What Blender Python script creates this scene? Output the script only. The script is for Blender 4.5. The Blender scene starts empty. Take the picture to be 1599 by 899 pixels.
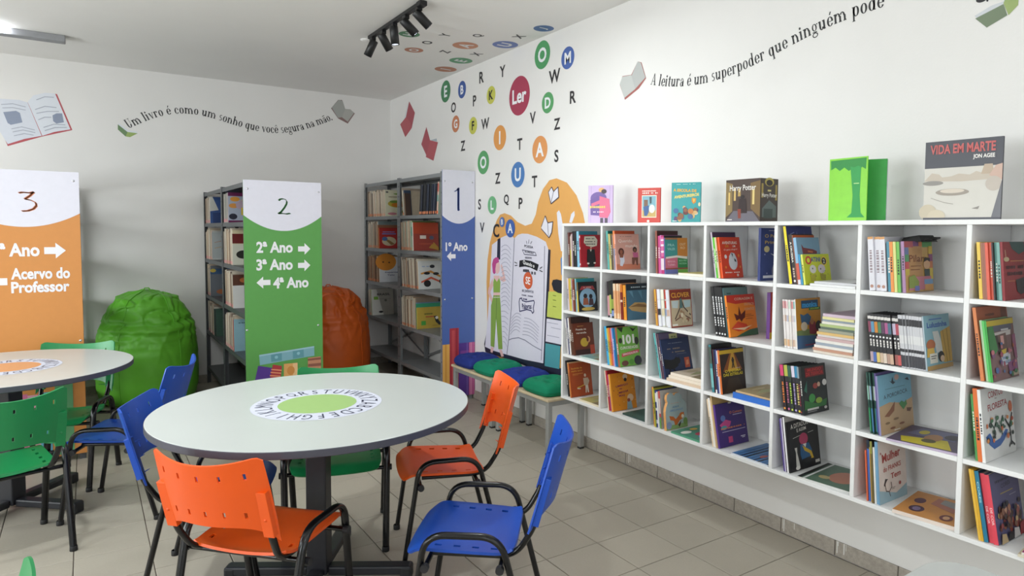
import bpy, bmesh, math, random
import numpy as np
from mathutils import Matrix, Vector, noise
R = math.radians
random.seed(7)
scene = bpy.context.scene
COL = scene.collection

# ------------------------------------------------------------------ camera
def look_matrix(yaw, pitch, roll, loc):
    f = Vector((math.sin(yaw)*math.cos(pitch), math.cos(yaw)*math.cos(pitch), math.sin(pitch)))
    r = Vector((math.cos(yaw), -math.sin(yaw), 0)); u = r.cross(f)
    r2 = r*math.cos(roll)+u*math.sin(roll); u2 = -r*math.sin(roll)+u*math.cos(roll)
    m = Matrix((r2, u2, -f)).transposed().to_4x4(); m.translation = loc
    return m
cd = bpy.data.cameras.new('camera'); cam = bpy.data.objects.new('camera', cd); COL.objects.link(cam)
cam.matrix_world = look_matrix(0.60657, -0.05569, 0.00769, (-2.8938, -7.4345, 1.5259))
cd.sensor_width = 36; cd.lens = 23.6763; cd.shift_x = -0.03956; cd.shift_y = -0.01838
cd.clip_start = .05
scene.camera = cam

# ------------------------------------------------------------------ world and exposure
w = bpy.data.worlds.new('world'); scene.world = w; w.use_nodes = True
w.node_tree.nodes['Background'].inputs[0].default_value = (.86, .93, 1, 1)
w.node_tree.nodes['Background'].inputs[1].default_value = 1.5
vs = scene.view_settings
vs.view_transform = 'Standard'; vs.look = 'None'; vs.gamma = 1; vs.exposure = 0.56; vs.use_curve_mapping = False

# ceiling light: large lamps (the room's ceiling fixtures carry them)
def area(name, loc, size, power, col=(.92, .985, 1)):
    l = bpy.data.lights.new(name, 'AREA'); l.shape = 'DISK'; l.size = size; l.energy = power; l.color = col
    o = bpy.data.objects.new(name, l); o.location = loc; COL.objects.link(o); return o
YN_WALL = -9.6
LAMPS = [(-3.4, -4.4), (-1.05, -4.15), (-3.4, -8.0), (-1.25, -8.0)]
for i, (x, y) in enumerate(LAMPS):
    area('ceiling_light', (x, y, 2.90), .15, [18, 8, 11, 6][i])
def opening_fill_light(loc, rot, sx, sy, power, col=(.90, .985, 1)):  # fill lamps added at the unseen wall openings to even out the room light
    l = bpy.data.lights.new('opening_fill', 'AREA'); l.shape = 'RECTANGLE'; l.size = sx; l.size_y = sy; l.energy = power; l.color = col
    o = bpy.data.objects.new('opening_fill', l); o.location = loc; o.rotation_euler = rot; COL.objects.link(o); return o
opening_fill_light((-3.3, YN_WALL-.02, 1.75), (R(90), 0, R(180)), 4.4, 1.5, 115)
opening_fill_light((-6.42, -5.6, 1.65), (0, R(-90), 0), 1.3, 2.0, 52, (.94, .99, 1))
opening_fill_light((-6.42, -2.4, 1.65), (0, R(-90), 0), 1.3, 2.0, 52, (.94, .99, 1))
def spot(loc, target, power, ang=40, blend=.7, col=(.88, .94, 1)):
    l = bpy.data.lights.new('spot', 'SPOT'); l.energy = power; l.spot_size = R(ang); l.spot_blend = blend; l.shadow_soft_size = .03; l.color = col
    o = bpy.data.objects.new('spot', l); o.location = loc; COL.objects.link(o)
    o.rotation_euler = (Vector(target)-Vector(loc)).to_track_quat('-Z', 'Y').to_euler(); return o
SPOT_POWER = 2.6

# ------------------------------------------------------------------ helpers
def lin(c): return c/12.92 if c <= .04045 else ((c+.055)/1.055)**2.4
def rgb(h): return tuple(lin(int(h[i:i+2], 16)/255) for i in (0, 2, 4))
MATS = {}
def mat(h, rough=.5, metal=0, var=.05, scale=30, bump=0, bscale=200, spec=.5):
    key = (h, rough, metal, var, scale, bump, bscale, spec)
    if key in MATS: return MATS[key]
    m = bpy.data.materials.new('paint_'+h); m.use_nodes = True; nt = m.node_tree; b = nt.nodes['Principled BSDF']
    c = rgb(h); b.inputs['Roughness'].default_value = rough; b.inputs['Metallic'].default_value = metal
    b.inputs['Specular IOR Level'].default_value = spec
    tc = nt.nodes.new('ShaderNodeTexCoord')
    n = nt.nodes.new('ShaderNodeTexNoise'); n.inputs['Scale'].default_value = scale; n.inputs['Detail'].default_value = 3
    nt.links.new(tc.outputs['Object'], n.inputs['Vector'])
    cr = nt.nodes.new('ShaderNodeValToRGB')
    cr.color_ramp.elements[0].position = .3; cr.color_ramp.elements[1].position = .7
    cr.color_ramp.elements[0].color = tuple(x*(1-var) for x in c)+(1,); cr.color_ramp.elements[1].color = tuple(min(1, x*(1+var)) for x in c)+(1,)
    nt.links.new(n.outputs['Fac'], cr.inputs[0]); nt.links.new(cr.outputs[0], b.inputs['Base Color'])
    if bump:
        n2 = nt.nodes.new('ShaderNodeTexNoise'); n2.inputs['Scale'].default_value = bscale; n2.inputs['Detail'].default_value = 4
        nt.links.new(tc.outputs['Object'], n2.inputs['Vector'])
        bp = nt.nodes.new('ShaderNodeBump'); bp.inputs['Strength'].default_value = bump; bp.inputs['Distance'].default_value = .01
        nt.links.new(n2.outputs['Fac'], bp.inputs['Height']); nt.links.new(bp.outputs[0], b.inputs['Normal'])
    MATS[key] = m; return m
def emit(h, s):
    m = bpy.data.materials.new('glow'); m.use_nodes = True; b = m.node_tree.nodes['Principled BSDF']
    b.inputs['Base Color'].default_value = rgb(h)+(1,); b.inputs['Emission Color'].default_value = rgb(h)+(1,); b.inputs['Emission Strength'].default_value = s
    return m

class MB:
    def __init__(s): s.v = []; s.f = []; s.m = []; s.mats = []; s.sm = []
    def mi(s, m):
        if m not in s.mats: s.mats.append(m)
        return s.mats.index(m)
    def add(s, vs, fs, m, smooth=False, M=None):
        o = len(s.v); k = s.mi(m)
        for p in vs: s.v.append(tuple(M @ Vector(p)) if M is not None else tuple(p))
        for f in fs: s.f.append(tuple(i+o for i in f)); s.m.append(k); s.sm.append(smooth)
    def box(s, a, b, m, M=None):
        x0, y0, z0 = a; x1, y1, z1 = b
        s.add([(x0,y0,z0),(x1,y0,z0),(x1,y1,z0),(x0,y1,z0),(x0,y0,z1),(x1,y0,z1),(x1,y1,z1),(x0,y1,z1)],
              [(0,3,2,1),(4,5,6,7),(0,1,5,4),(1,2,6,5),(2,3,7,6),(3,0,4,7)], m, M=M)
    def tube(s, pts, r, m, n=10, M=None, caps=True, up0=None, r2=None):
        P = [Vector(p) for p in pts]; vs = []; fs = []
        up = Vector(up0) if up0 is not None else None; r2 = r2 or r
        for i, p in enumerate(P):
            t = (P[min(i+1, len(P)-1)]-P[max(i-1, 0)]).normalized()
            if up is None: up = t.orthogonal().normalized()
            up = (up - t*up.dot(t)).normalized(); q = t.cross(up)
            for k in range(n):
                a = 2*math.pi*k/n; vs.append(p+up*(math.cos(a)*r)+q*(math.sin(a)*r2))
        for i in range(len(P)-1):
            for k in range(n): fs.append((i*n+k, i*n+(k+1) % n, (i+1)*n+(k+1) % n, (i+1)*n+k))
        s.add(vs, fs, m, True, M)
        if caps:
            s.add(vs[:n], [tuple(range(n))[::-1]], m, False, M); s.add(vs[-n:], [tuple(range(n))], m, False, M)
    def lathe(s, prof, m, n=32, M=None, smooth=True):
        vs = []; fs = []
        for r, z in prof:
            for k in range(n): a = 2*math.pi*k/n; vs.append((r*math.cos(a), r*math.sin(a), z))
        for i in range(len(prof)-1):
            for k in range(n): fs.append((i*n+k, i*n+(k+1) % n, (i+1)*n+(k+1) % n, (i+1)*n+k))
        s.add(vs, fs, m, smooth, M)
    def disc(s, r, z, m, n=48, up=True):
        vs = [(r*math.cos(2*math.pi*k/n), r*math.sin(2*math.pi*k/n), z) for k in range(n)]
        s.add(vs, [tuple(range(n)) if up else tuple(range(n))[::-1]], m)
    def build(s, name, parent=None, kind=None):
        me = bpy.data.meshes.new(name); me.from_pydata(s.v, [], s.f)
        for m in s.mats: me.materials.append(m)
        me.polygons.foreach_set('material_index', s.m); me.polygons.foreach_set('use_smooth', s.sm); me.update()
        if getattr(s, 'crease', False): me.set_sharp_from_angle(angle=R(38))
        o = bpy.data.objects.new(name, me); COL.objects.link(o)
        if parent is not None: o.parent = parent
        if kind: o['kind'] = kind
        return o
def arc_path(pts, rads, n=6):
    """polyline with rounded corners"""
    P = [Vector(p) for p in pts]; out = [P[0]]
    for i in range(1, len(P)-1):
        a = (P[i-1]-P[i]).normalized(); b = (P[i+1]-P[i]).normalized(); rr = rads[i-1] if isinstance(rads, (list, tuple)) else rads
        p0 = P[i]+a*rr; p1 = P[i]+b*rr
        for k in range(n+1):
            t = k/n; out.append((1-t)**2*p0+2*t*(1-t)*P[i]+t*t*p1)
    out.append(P[-1]); return out
def empty(name, loc=(0,0,0), rz=0):
    o = bpy.data.objects.new(name, None); o.location = loc; o.rotation_euler = (0, 0, rz); o.empty_display_size = .1; COL.objects.link(o); return o
def tag(o, label=None, cat=None, group=None, kind=None):
    if label: o['label'] = label
    if cat: o['category'] = cat
    if group: o['group'] = group
    if kind: o['kind'] = kind
    return o
def bevel(o, w=.003, seg=2):
    b = o.modifiers.new('bevel', 'BEVEL'); b.width = w; b.segments = seg; b.limit_method = 'ANGLE'; return o
def copy_tree(o, parent=None):
    c = o.copy(); COL.objects.link(c)
    if parent is not None: c.parent = parent
    for ch in o.children: copy_tree(ch, c)
    return c

# ------------------------------------------------------------------ flat print: shapes laid on a plane (o, u, v)
GLY = {}
def glyphs(s, bold=0.0):
    k = (s, bold)
    if k in GLY: return GLY[k]
    cu = bpy.data.curves.new('t', 'FONT'); cu.body = s; cu.size = 1; cu.resolution_u = 3; cu.offset = bold; cu.fill_mode = 'FRONT'
    ob = bpy.data.objects.new('t', cu); me = bpy.data.meshes.new_from_object(ob)
    v = [(p.co.x, p.co.y) for p in me.vertices]; f = [tuple(p.vertices) for p in me.polygons]
    # outward facing +z
    g = []
    for q in f:
        a = sum(v[q[i]][0]*v[q[(i+1) % len(q)]][1]-v[q[(i+1) % len(q)]][0]*v[q[i]][1] for i in range(len(q)))
        g.append(q if a > 0 else q[::-1])
    bpy.data.objects.remove(ob); bpy.data.curves.remove(cu); bpy.data.meshes.remove(me)
    GLY[k] = (v, g); return GLY[k]
def shp_pts(it):
    k = it[0]
    if k == 'r': return [(it[1],it[2]),(it[3],it[2]),(it[3],it[4]),(it[1],it[4])]
    if k == 'e':
        n = it[6] if len(it) > 6 else 24
        return [(it[1]+it[3]*math.cos(2*math.pi*i/n), it[2]+it[4]*math.sin(2*math.pi*i/n)) for i in range(n)]
    return it[1]
def area2(p): return sum(p[i][0]*p[(i+1) % len(p)][1]-p[(i+1) % len(p)][0]*p[i][1] for i in range(len(p)))
def add_print(mb, items, o=(0,0,0), u=(1,0,0), v=(0,0,1), base=.0006, step=.00025, sx=1, sy=1, rough=.5):
    o = Vector(o); u = Vector(u).normalized(); v = Vector(v).normalized(); n = u.cross(v)
    for i, it in enumerate(items):
        d = base+step*i
        P = lambda q: o+u*(q[0]*sx)+v*(q[1]*sy)+n*d
        if it[0] == 'il':         # lettering too small to read: cx, cz, height, width, colour
            _, cx, cy, h, wd, c = it; rr = random.Random(int(cx*9173+cy*577+wd*131)); x = cx-wd/2; q = MB()
            while x < cx+wd/2-.01*wd:
                b = min(rr.uniform(.05, .11)*wd+h*.25*sy/sx, cx+wd/2-x); k = rr.uniform(.7, 1)*h/2
                pts = [(x, cy-k), (x+b*.72, cy-k), (x+b*.72, cy+k), (x, cy+k)] if rr.random() < .88 else []
                if pts: mb.add([P(p) for p in pts], [(0,1,2,3)], mat(c, rough, var=.012))
                x += b
        elif it[0] == 't':          # text, cx, cy, height, colour, width or None, angle, bold
            _, s, cx, cy, h, c = it[:6]; wd = it[6] if len(it) > 6 else None; ang = it[7] if len(it) > 7 else 0; bold = it[8] if len(it) > 8 else .02
            vv, ff = glyphs(s, bold)
            if not vv: continue
            xs = [p[0] for p in vv]; ys = [p[1] for p in vv]; x0, x1, y0, y1 = min(xs), max(xs), min(ys), max(ys)
            ky = h/(y1-y0); kx = ky*sy/sx if wd is None else wd/(x1-x0)
            ca, sa = math.cos(R(ang)), math.sin(R(ang)); q = []
            for x, y in vv:
                a = (x-(x0+x1)/2)*kx*sx; b = (y-(y0+y1)/2)*ky*sy
                q.append(o+u*(cx*sx+a*ca-b*sa)+v*(cy*sy+a*sa+b*ca)+n*d)
            mb.add(q, ff, mat(c, rough, var=.02))
        elif it[0] == 'l':        # polyline, width, colour
            pts = [Vector((p[0]*sx, p[1]*sy)) for p in it[1]]; wd = it[2]/2; m = mat(it[3], rough, var=.02)
            for a, b in zip(pts, pts[1:]):
                t = (b-a)
                if t.length < 1e-6: continue
                t.normalize(); q = Vector((-t.y, t.x))*wd
                c4 = [a-q-t*wd*.3, b-q+t*wd*.3, b+q+t*wd*.3, a+q-t*wd*.3]
                mb.add([o+u*p.x+v*p.y+n*d for p in c4], [(0,1,2,3)], m)
        else:
            pts = shp_pts(it); c = it[-1] if it[0] in ('p',) else it[5]
            if area2(pts) < 0: pts = pts[::-1]
            mb.add([P(p) for p in pts], [tuple(range(len(pts)))], mat(c, rough, var=.012))
    return mb
def wall_frame(which):
    return {'R': dict(u=(0,-1,0), v=(0,0,1)), 'B': dict(u=(1,0,0), v=(0,0,1)), 'C': dict(u=(0,-1,0), v=(-1,0,0))}[which]
def stick(name, label, cat, which, items, group=None, base=.0008, step=.0003):
    """vinyl print on the right wall (y,z), the back wall (x,z) or the ceiling (x,y)"""
    if which == 'R': fr = dict(o=(0,0,0), u=(0,-1,0), v=(0,0,1)); cv = lambda p: (-p[0], p[1])
    elif which == 'B': fr = dict(o=(0,0,0), u=(1,0,0), v=(0,0,1)); cv = lambda p: (p[0], p[1])
    else: fr = dict(o=(0,0,3.0), u=(0,-1,0), v=(-1,0,0)); cv = lambda p: (-p[1], -p[0])
    out = []
    for it in items:
        it = list(it)
        if it[0] == 'p' or it[0] == 'l': it[1] = [cv(p) for p in it[1]]
        elif it[0] == 'e': it[1], it[2] = cv((it[1], it[2]))
        elif it[0] == 't': it[2], it[3] = cv((it[2], it[3]))
        elif it[0] == 'il': it[1], it[2] = cv((it[1], it[2]))
        out.append(tuple(it))
    mb = MB(); add_print(mb, out, base=base, step=step, **fr)
    o = mb.build(name); tag(o, label, cat, group); return o
# ------------------------------------------------------------------ the room
XL, YN, ZC = -6.4, -9.6, 3.0
wall_m = mat('e9e7e4', .75, var=.012, scale=3, bump=.06, bscale=90, spec=.25)
ceil_m = mat('efedea', .85, var=.012, scale=2, bump=.05, bscale=60, spec=.2)
def slab(name, a, b, m):
    mb = MB(); mb.box(a, b, m); return tag(mb.build(name), kind='structure')
wall_right = slab('wall_right', (0, YN-.15, -.05), (.15, .15, 3.15), wall_m)
slab('wall_back', (XL-.15, 0, -.05), (0, .15, 3.15), wall_m)
slab('ceiling', (XL-.15, YN-.15, ZC), (.15, .15, ZC+.12), ceil_m)
# left wall and near wall, behind the photographer, with unseen openings added to let in fill light
mb = MB()
for a, b in [((XL-.15, YN, 0), (XL, -6.6, 3)), ((XL-.15, -4.6, 0), (XL, -3.4, 3)), ((XL-.15, -1.4, 0), (XL, 0, 3)), ((XL-.15, -6.6, 0), (XL, -4.6, 1.0)), ((XL-.15, -6.6, 2.3), (XL, -4.6, 3)), ((XL-.15, -3.4, 0), (XL, -1.4, 1.0)), ((XL-.15, -3.4, 2.3), (XL, -1.4, 3))]:
    mb.box(a, b, wall_m)
tag(mb.build('wall_left'), kind='structure')
mb = MB()
for a, b in [((XL-.15, YN-.15, 0), (-5.5, YN, 3)), ((-1.1, YN-.15, 0), (0, YN, 3)), ((-5.5, YN-.15, 0), (-1.1, YN, 1.0)), ((-5.5, YN-.15, 2.5), (-1.1, YN, 3))]:
    mb.box(a, b, wall_m)
tag(mb.build('wall_near'), kind='structure')

# floor: ceramic tiles on a 302 mm grid, joints recessed
grout = mat('675e55', .9, var=.08, scale=20)
def tile_mat(h):
    m = bpy.data.materials.new('ceramic_tile'); m.use_nodes = True; nt = m.node_tree; b = nt.nodes['Principled BSDF']
    tc = nt.nodes.new('ShaderNodeTexCoord'); geo = nt.nodes.new('ShaderNodeNewGeometry'); oi = nt.nodes.new('ShaderNodeObjectInfo')
    n1 = nt.nodes.new('ShaderNodeTexNoise'); n1.inputs['Scale'].default_value = 2.2; n1.inputs['Detail'].default_value = 6; n1.inputs['Roughness'].default_value = .65
    n2 = nt.nodes.new('ShaderNodeTexNoise'); n2.inputs['Scale'].default_value = 120; n2.inputs['Detail'].default_value = 3
    for n in (n1, n2): nt.links.new(geo.outputs['Position'], n.inputs['Vector'])
    cr = nt.nodes.new('ShaderNodeValToRGB'); c = rgb(h)
    cr.color_ramp.elements[0].position = .25; cr.color_ramp.elements[1].position = .75
    cr.color_ramp.elements[0].color = tuple(x*.86 for x in c)+(1,); cr.color_ramp.elements[1].color = tuple(x*1.1 for x in c)+(1,)
    mx = nt.nodes.new('ShaderNodeMath'); mx.operation = 'MULTIPLY_ADD'; mx.inputs[1].default_value = .55
    ad = nt.nodes.new('ShaderNodeMath'); ad.operation = 'MULTIPLY_ADD'; ad.inputs[1].default_value = .3
    rr = nt.nodes.new('ShaderNodeMath'); rr.operation = 'MULTIPLY'; rr.inputs[1].default_value = .15
    nt.links.new(oi.outputs['Random'], rr.inputs[0]); nt.links.new(n2.outputs['Fac'], ad.inputs[0]); nt.links.new(rr.outputs[0], ad.inputs[2])
    nt.links.new(n1.outputs['Fac'], mx.inputs[0]); nt.links.new(ad.outputs[0], mx.inputs[2])
    nt.links.new(mx.outputs[0], cr.inputs[0]); nt.links.new(cr.outputs[0], b.inputs['Base Color'])
    b.inputs['Roughness'].default_value = .42; b.inputs['Specular IOR Level'].default_value = .4
    return m
tile_m = tile_mat('b2aa9c')
floor = slab('floor', (XL-.15, YN-.15, -.08), (.15, .15, -.004), grout)
T = .302; X0 = -1.767; Y0 = -3.70; J = .0042
def tile_mesh():
    me = MB(); a = T/2-J/2; b = a-.002
    me.add([(-a,-a,-.006),(a,-a,-.006),(a,a,-.006),(-a,a,-.006),(-a,-a,-.0015),(a,-a,-.0015),(a,a,-.0015),(-a,a,-.0015),(-b,-b,0),(b,-b,0),(b,b,0),(-b,b,0)],
           [(8,9,10,11),(4,5,9,8),(5,6,10,9),(6,7,11,10),(7,4,8,11),(0,1,5,4),(1,2,6,5),(2,3,7,6),(3,0,4,7)], tile_m)
    return me
first = None; far = MB(); count = 0
for i in range(-16, 7):
    for j in range(-21, 14):
        x0, x1 = X0+i*T, X0+(i+1)*T; y0, y1 = Y0+j*T, Y0+(j+1)*T
        x1c, y1c = min(x1, -.009), min(y1, -.001)
        if x1c-x0 < .02 or y1c-y0 < .02 or x0 < XL or y0 < YN: continue
        seen = x0 > -3.75 and y0 > -6.1 and not (y1 > -2.1 and x0 < -3.3) and count < 296
        if seen:
            count += 1
            if first is None: first = tile_mesh().build('tile', floor); o = first
            else: o = first.copy(); COL.objects.link(o); o.parent = floor
            o.location = ((x0+x1c)/2, (y0+y1c)/2, 0); o.scale = ((x1c-x0)/T, (y1c-y0)/T, 1)
        else:
            far.box((x0+J/2, y0+J/2, -.006), (x1c-J/2, y1c-J/2, 0), tile_m)
far.build('tiles', floor, kind='stuff')
# skirting: cut tiles along both walls, with paint runs over some joints
sk_m = mat('a9a196', .5, var=.14, scale=60, bump=.05, bscale=300)
sk = MB(); sk.box((-.002, YN, 0), (0, 0, .0745), grout); base_r = tag(sk.build('baseboard_right'), kind='structure')
sk = MB(); sk.box((XL, -.002, 0), (-.002, 0, .0745), grout); base_b = tag(sk.build('baseboard_back'), kind='structure')
one = MB(); one.box((-.0085, -.149, .001), (-.002, .149, .075), sk_m); proto = bevel(one.build('tile', base_r), .002, 1)
k = 0; y = -3.83
ys = [(-3.83-.302*i) for i in range(-12, 12)]
for i, yy in enumerate(ys):
    if yy > -.02: continue
    o = proto if k == 0 else proto.copy()
    if k: COL.objects.link(o)
    o.parent = base_r; o.location = (0, yy-.151, 0); k += 1
one = MB(); one.box((-.149, -.0085, .001), (.149, -.002, .075), sk_m); proto = bevel(one.build('tile', base_b), .002, 1)
for i in range(14):
    o = proto if i == 0 else proto.copy()
    if i: COL.objects.link(o)
    o.parent = base_b; o.location = (-.17-.302*i, 0, 0)
drip = MB(); pm = mat('e4e2dc', .5)
for yy, hh, ww in [(-4.166, .055, .006), (-4.18, .045, .004), (-5.36, .06, .006), (-5.352, .05, .003), (-5.42, .03, .004), (-5.655, .055, .006), (-5.69, .05, .007), (-5.70, .03, .003), (-5.66, .02, .004), (-4.58, .018, .004)]:
    drip.tube([(-.0085, yy, .075), (-.0088, yy, .075-hh)], ww/2, pm, 6)
drip.build('paint_run', base_r)

# ------------------------------------------------------------------ wall lettering with serifs (own outlines)
def rect(x0, y0, x1, y1): return [(x0,y0),(x1,y0),(x1,y1),(x0,y1)]
def ring(cx, cy, rx, ry, tx, ty, a0=0, a1=360, n=20):
    q = []
    for i in range(n):
        a, b = R(a0+(a1-a0)*i/n), R(a0+(a1-a0)*(i+1)/n)
        q.append([(cx+rx*math.cos(a), cy+ry*math.sin(a)), (cx+rx*math.cos(b), cy+ry*math.sin(b)), (cx+(rx-tx)*math.cos(b), cy+(ry-ty)*math.sin(b)), (cx+(rx-tx)*math.cos(a), cy+(ry-ty)*math.sin(a))])
    return q
S, TH = .28, .075
def stem(x, y0, y1, flag=True, foot=True):
    q = [rect(x, y0, x+S, y1)]
    if foot: q.append(rect(x-.09, y0, x+S+.09, y0+TH))
    if flag: q.append([(x-.11, y1-.10), (x, y1-.14), (x, y1), (x-.11, y1-.03)])
    return q
def shoulder(x, w): return ring(x+w/2-.02, .55, w/2+.10, .45, S-.02, TH*1.3, 5, 150, 10)
def G(ch):
    a = {'i': (stem(.1,0,1)+[ring(.22,1.32,.15,.15,.15,.15)[k] for k in range(20)], .55),
         'l': (stem(.1,0,1.55), .55), 'o': (ring(.5,.5,.47,.53,S,TH), 1.0), 'c': (ring(.5,.5,.47,.53,S,TH,50,325)+[rect(.66,.62,.86,.84)], .92),
         'e': (ring(.5,.5,.47,.53,S,TH,0,330)+[rect(.2,.47,.93,.54)], .95),
         'n': (stem(.1,0,1)+stem(.78,0,.62,False)+shoulder(.3,.6), 1.2), 'h': (stem(.1,0,1.55)+stem(.78,0,.62,False)+shoulder(.3,.6), 1.2),
         'm': (stem(.1,0,1)+stem(.78,0,.62,False)+stem(1.46,0,.62,False)+shoulder(.3,.6)+shoulder(.98,.6), 1.88),
         'u': (stem(.1,.35,1,True,False)+stem(.72,0,1,True,False)+[rect(.72,0,1.05,TH)]+ring(.46,.40,.36,.42,S,TH*1.2,180,345,10), 1.16),
         'r': (stem(.1,0,1)+ring(.52,.66,.3,.36,.12,TH*1.4,60,170,8)+[rect(.58,.74,.80,.98)], .86),
         'v': ([[(.04,1),(.32,1),(.62,.02),(.46,-.03)], [(.46,-.03),(.56,-.03),(.92,1),(.83,1)], rect(-.03,.94,.40,1), rect(.70,.94,1.0,1)], .98),
         's': (ring(.38,.74,.30,.28,.17,TH*1.3,40,270,12)+ring(.38,.27,.32,.29,.17,TH*1.3,-140,90,12), .76),
         'q': (ring(.48,.5,.45,.53,S,TH)+[rect(.68,-.5,.92,1), rect(.58,-.5,1.02,-.44)], 1.08), 'd': (ring(.48,.5,.45,.53,S,TH)+[rect(.68,0,.92,1.55), rect(.58,1.48,.7,1.55), rect(.9,0,1.02,TH)], 1.08),
         'p': (ring(.58,.5,.45,.53,S,TH)+[rect(.14,-.5,.38,1), rect(.04,-.5,.48,-.44), rect(.04,.93,.16,1)], 1.08),
         'a': (stem(.56,0,.7,False,False)+[rect(.7,0,.94,TH)]+ring(.46,.66,.34,.37,.14,TH*1.3,0,150,10)+[rect(.12,.66,.32,.84)]+ring(.38,.27,.33,.30,.20,TH), .96),
         'g': (ring(.46,.62,.38,.41,.2,TH)+ring(.46,-.22,.44,.28,.15,TH*1.3)+[rect(.1,.05,.8,.16), rect(.8,.85,1.0,.97)], 1.0),
         't': ([rect(.2,.15,.2+S,1.3), rect(.02,.93,.66,1)]+ring(.46,.2,.26,.22,.2,TH*1.4,180,330,8), .7),
         'U': ([rect(.12,.45,.40,1.5), rect(.95,.5,1.02,1.5), rect(0,1.43,.55,1.5), rect(.78,1.43,1.18,1.5)]+ring(.57,.5,.45,.53,.26,TH*1.3,180,360,12), 1.24),
         'A': ([[(.55,1.55),(.68,1.55),(1.25,0),(.95,0)], [(.10,0),(.20,0),(.66,1.5),(.55,1.5)], rect(.3,.45,.95,.52), rect(-.02,0,.36,TH), rect(.82,0,1.36,TH)], 1.36),
         '.': (ring(.22,.13,.14,.15,.14,.15), .45), ',': ([[(.1,.25),(.35,.25),(.3,-.1),(.12,-.28)]], .45), ' ': ([], .52)}
    acc = {'é': ('e', [[(.42,1.18),(.60,1.2),(.78,1.52),(.58,1.52)]]), 'ê': ('e', [[(.2,1.2),(.32,1.2),(.5,1.42),(.5,1.55)], [(.5,1.55),(.5,1.42),(.68,1.2),(.8,1.2)]]), 'ã': ('a', [rect(.15,1.2,.45,1.32), rect(.45,1.26,.8,1.38)])}
    if ch in acc:
        p, wd = a[acc[ch][0]]; return p+acc[ch][1], wd
    return a[ch]
def curve_text(name, label, text, path, which, xh, colour='2b2a2c'):
    P = np.array(path, float)
    # smooth path by chord-length cubic fit
    d = np.r_[0, np.cumsum(np.hypot(*np.diff(P, axis=0).T))]; t = np.linspace(0, d[-1], 200)
    deg = min(6, len(P)-1); cx = np.polyfit(d, P[:,0], deg); cy = np.polyfit(d, P[:,1], deg)
    Q = np.c_[np.polyval(cx, t), np.polyval(cy, t)]; L = np.r_[0, np.cumsum(np.hypot(*np.diff(Q, axis=0).T))]
    total = sum(G(c)[1]+.10 for c in text)-.10; k = L[-1]/total; items = []; s = 0; ky = xh
    flip = -1 if which == 'R' else 1
    root = empty(name, {'R': (0, path[0][0], path[0][1]), 'B': (path[0][0], 0, path[0][1])}[which]); tag(root, label, 'wall lettering')
    def flush():
        if items: w_ = stick('word', None, None, which, items, step=0); w_.parent = root; w_.location = -root.location; items.clear()
    for c in text:
        if c == ' ': flush()
        ps, wd = G(c); mid = (s+wd/2)*k
        q = np.array([np.interp(mid, L, Q[:,0]), np.interp(mid, L, Q[:,1])]); q2 = np.array([np.interp(mid+.01, L, Q[:,0]), np.interp(mid+.01, L, Q[:,1])])
        if mid+.01 > L[-1]: q2 = q; q = np.array([np.interp(mid-.01, L, Q[:,0]), np.interp(mid-.01, L, Q[:,1])])
        tx = (q2-q)/np.hypot(*(q2-q)); nr = np.array([-tx[1], tx[0]])*flip
        q = np.array([np.interp(mid, L, Q[:,0]), np.interp(mid, L, Q[:,1])])
        for poly in ps: items.append(('p', [tuple(q+tx*(x-wd/2)*k+nr*y*ky) for x, y in poly], colour))
        s += wd+.10
    flush(); return root
curve_text('wall_quote', 'black serif quotation curving along the back wall, beginning Um livro', 'Um livro é como um sonho que você segura na mão.',
    [(-2.536, 2.448), (-2.437, 2.517), (-2.317, 2.570), (-2.200, 2.609), (-2.053, 2.634), (-1.926, 2.635), (-1.813, 2.621), (-1.692, 2.589), (-1.563, 2.544), (-1.431, 2.524), (-1.308, 2.522), (-1.201, 2.532), (-1.066, 2.557), (-0.922, 2.597), (-0.788, 2.654), (-0.650, 2.718)], 'B', 0.0549)
curve_text('wall_quote', 'black serif quotation climbing the right wall, beginning A leitura', 'A leitura é um superpoder que ninguém pode',
    [(-4.311, 2.437), (-4.446, 2.404), (-4.579, 2.379), (-4.680, 2.371), (-4.777, 2.369), (-4.892, 2.374), (-5.015, 2.386), (-5.126, 2.408), (-5.224, 2.430), (-5.318, 2.454), (-5.414, 2.475), (-5.509, 2.492), (-5.600, 2.504), (-5.684, 2.513), (-5.790, 2.518)], 'R', 0.0442)
stick('wall_quote', 'end of black lettering beside the green book, top right of right wall', 'wall lettering', 'R', [('e', *(-6.182, 2.442), .02, .012, '2b2a2c'), ('p', [(-6.198, 2.437), (-6.208, 2.435), (-6.206, 2.427), (-6.201, 2.427)], '2b2a2c')])

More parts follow.
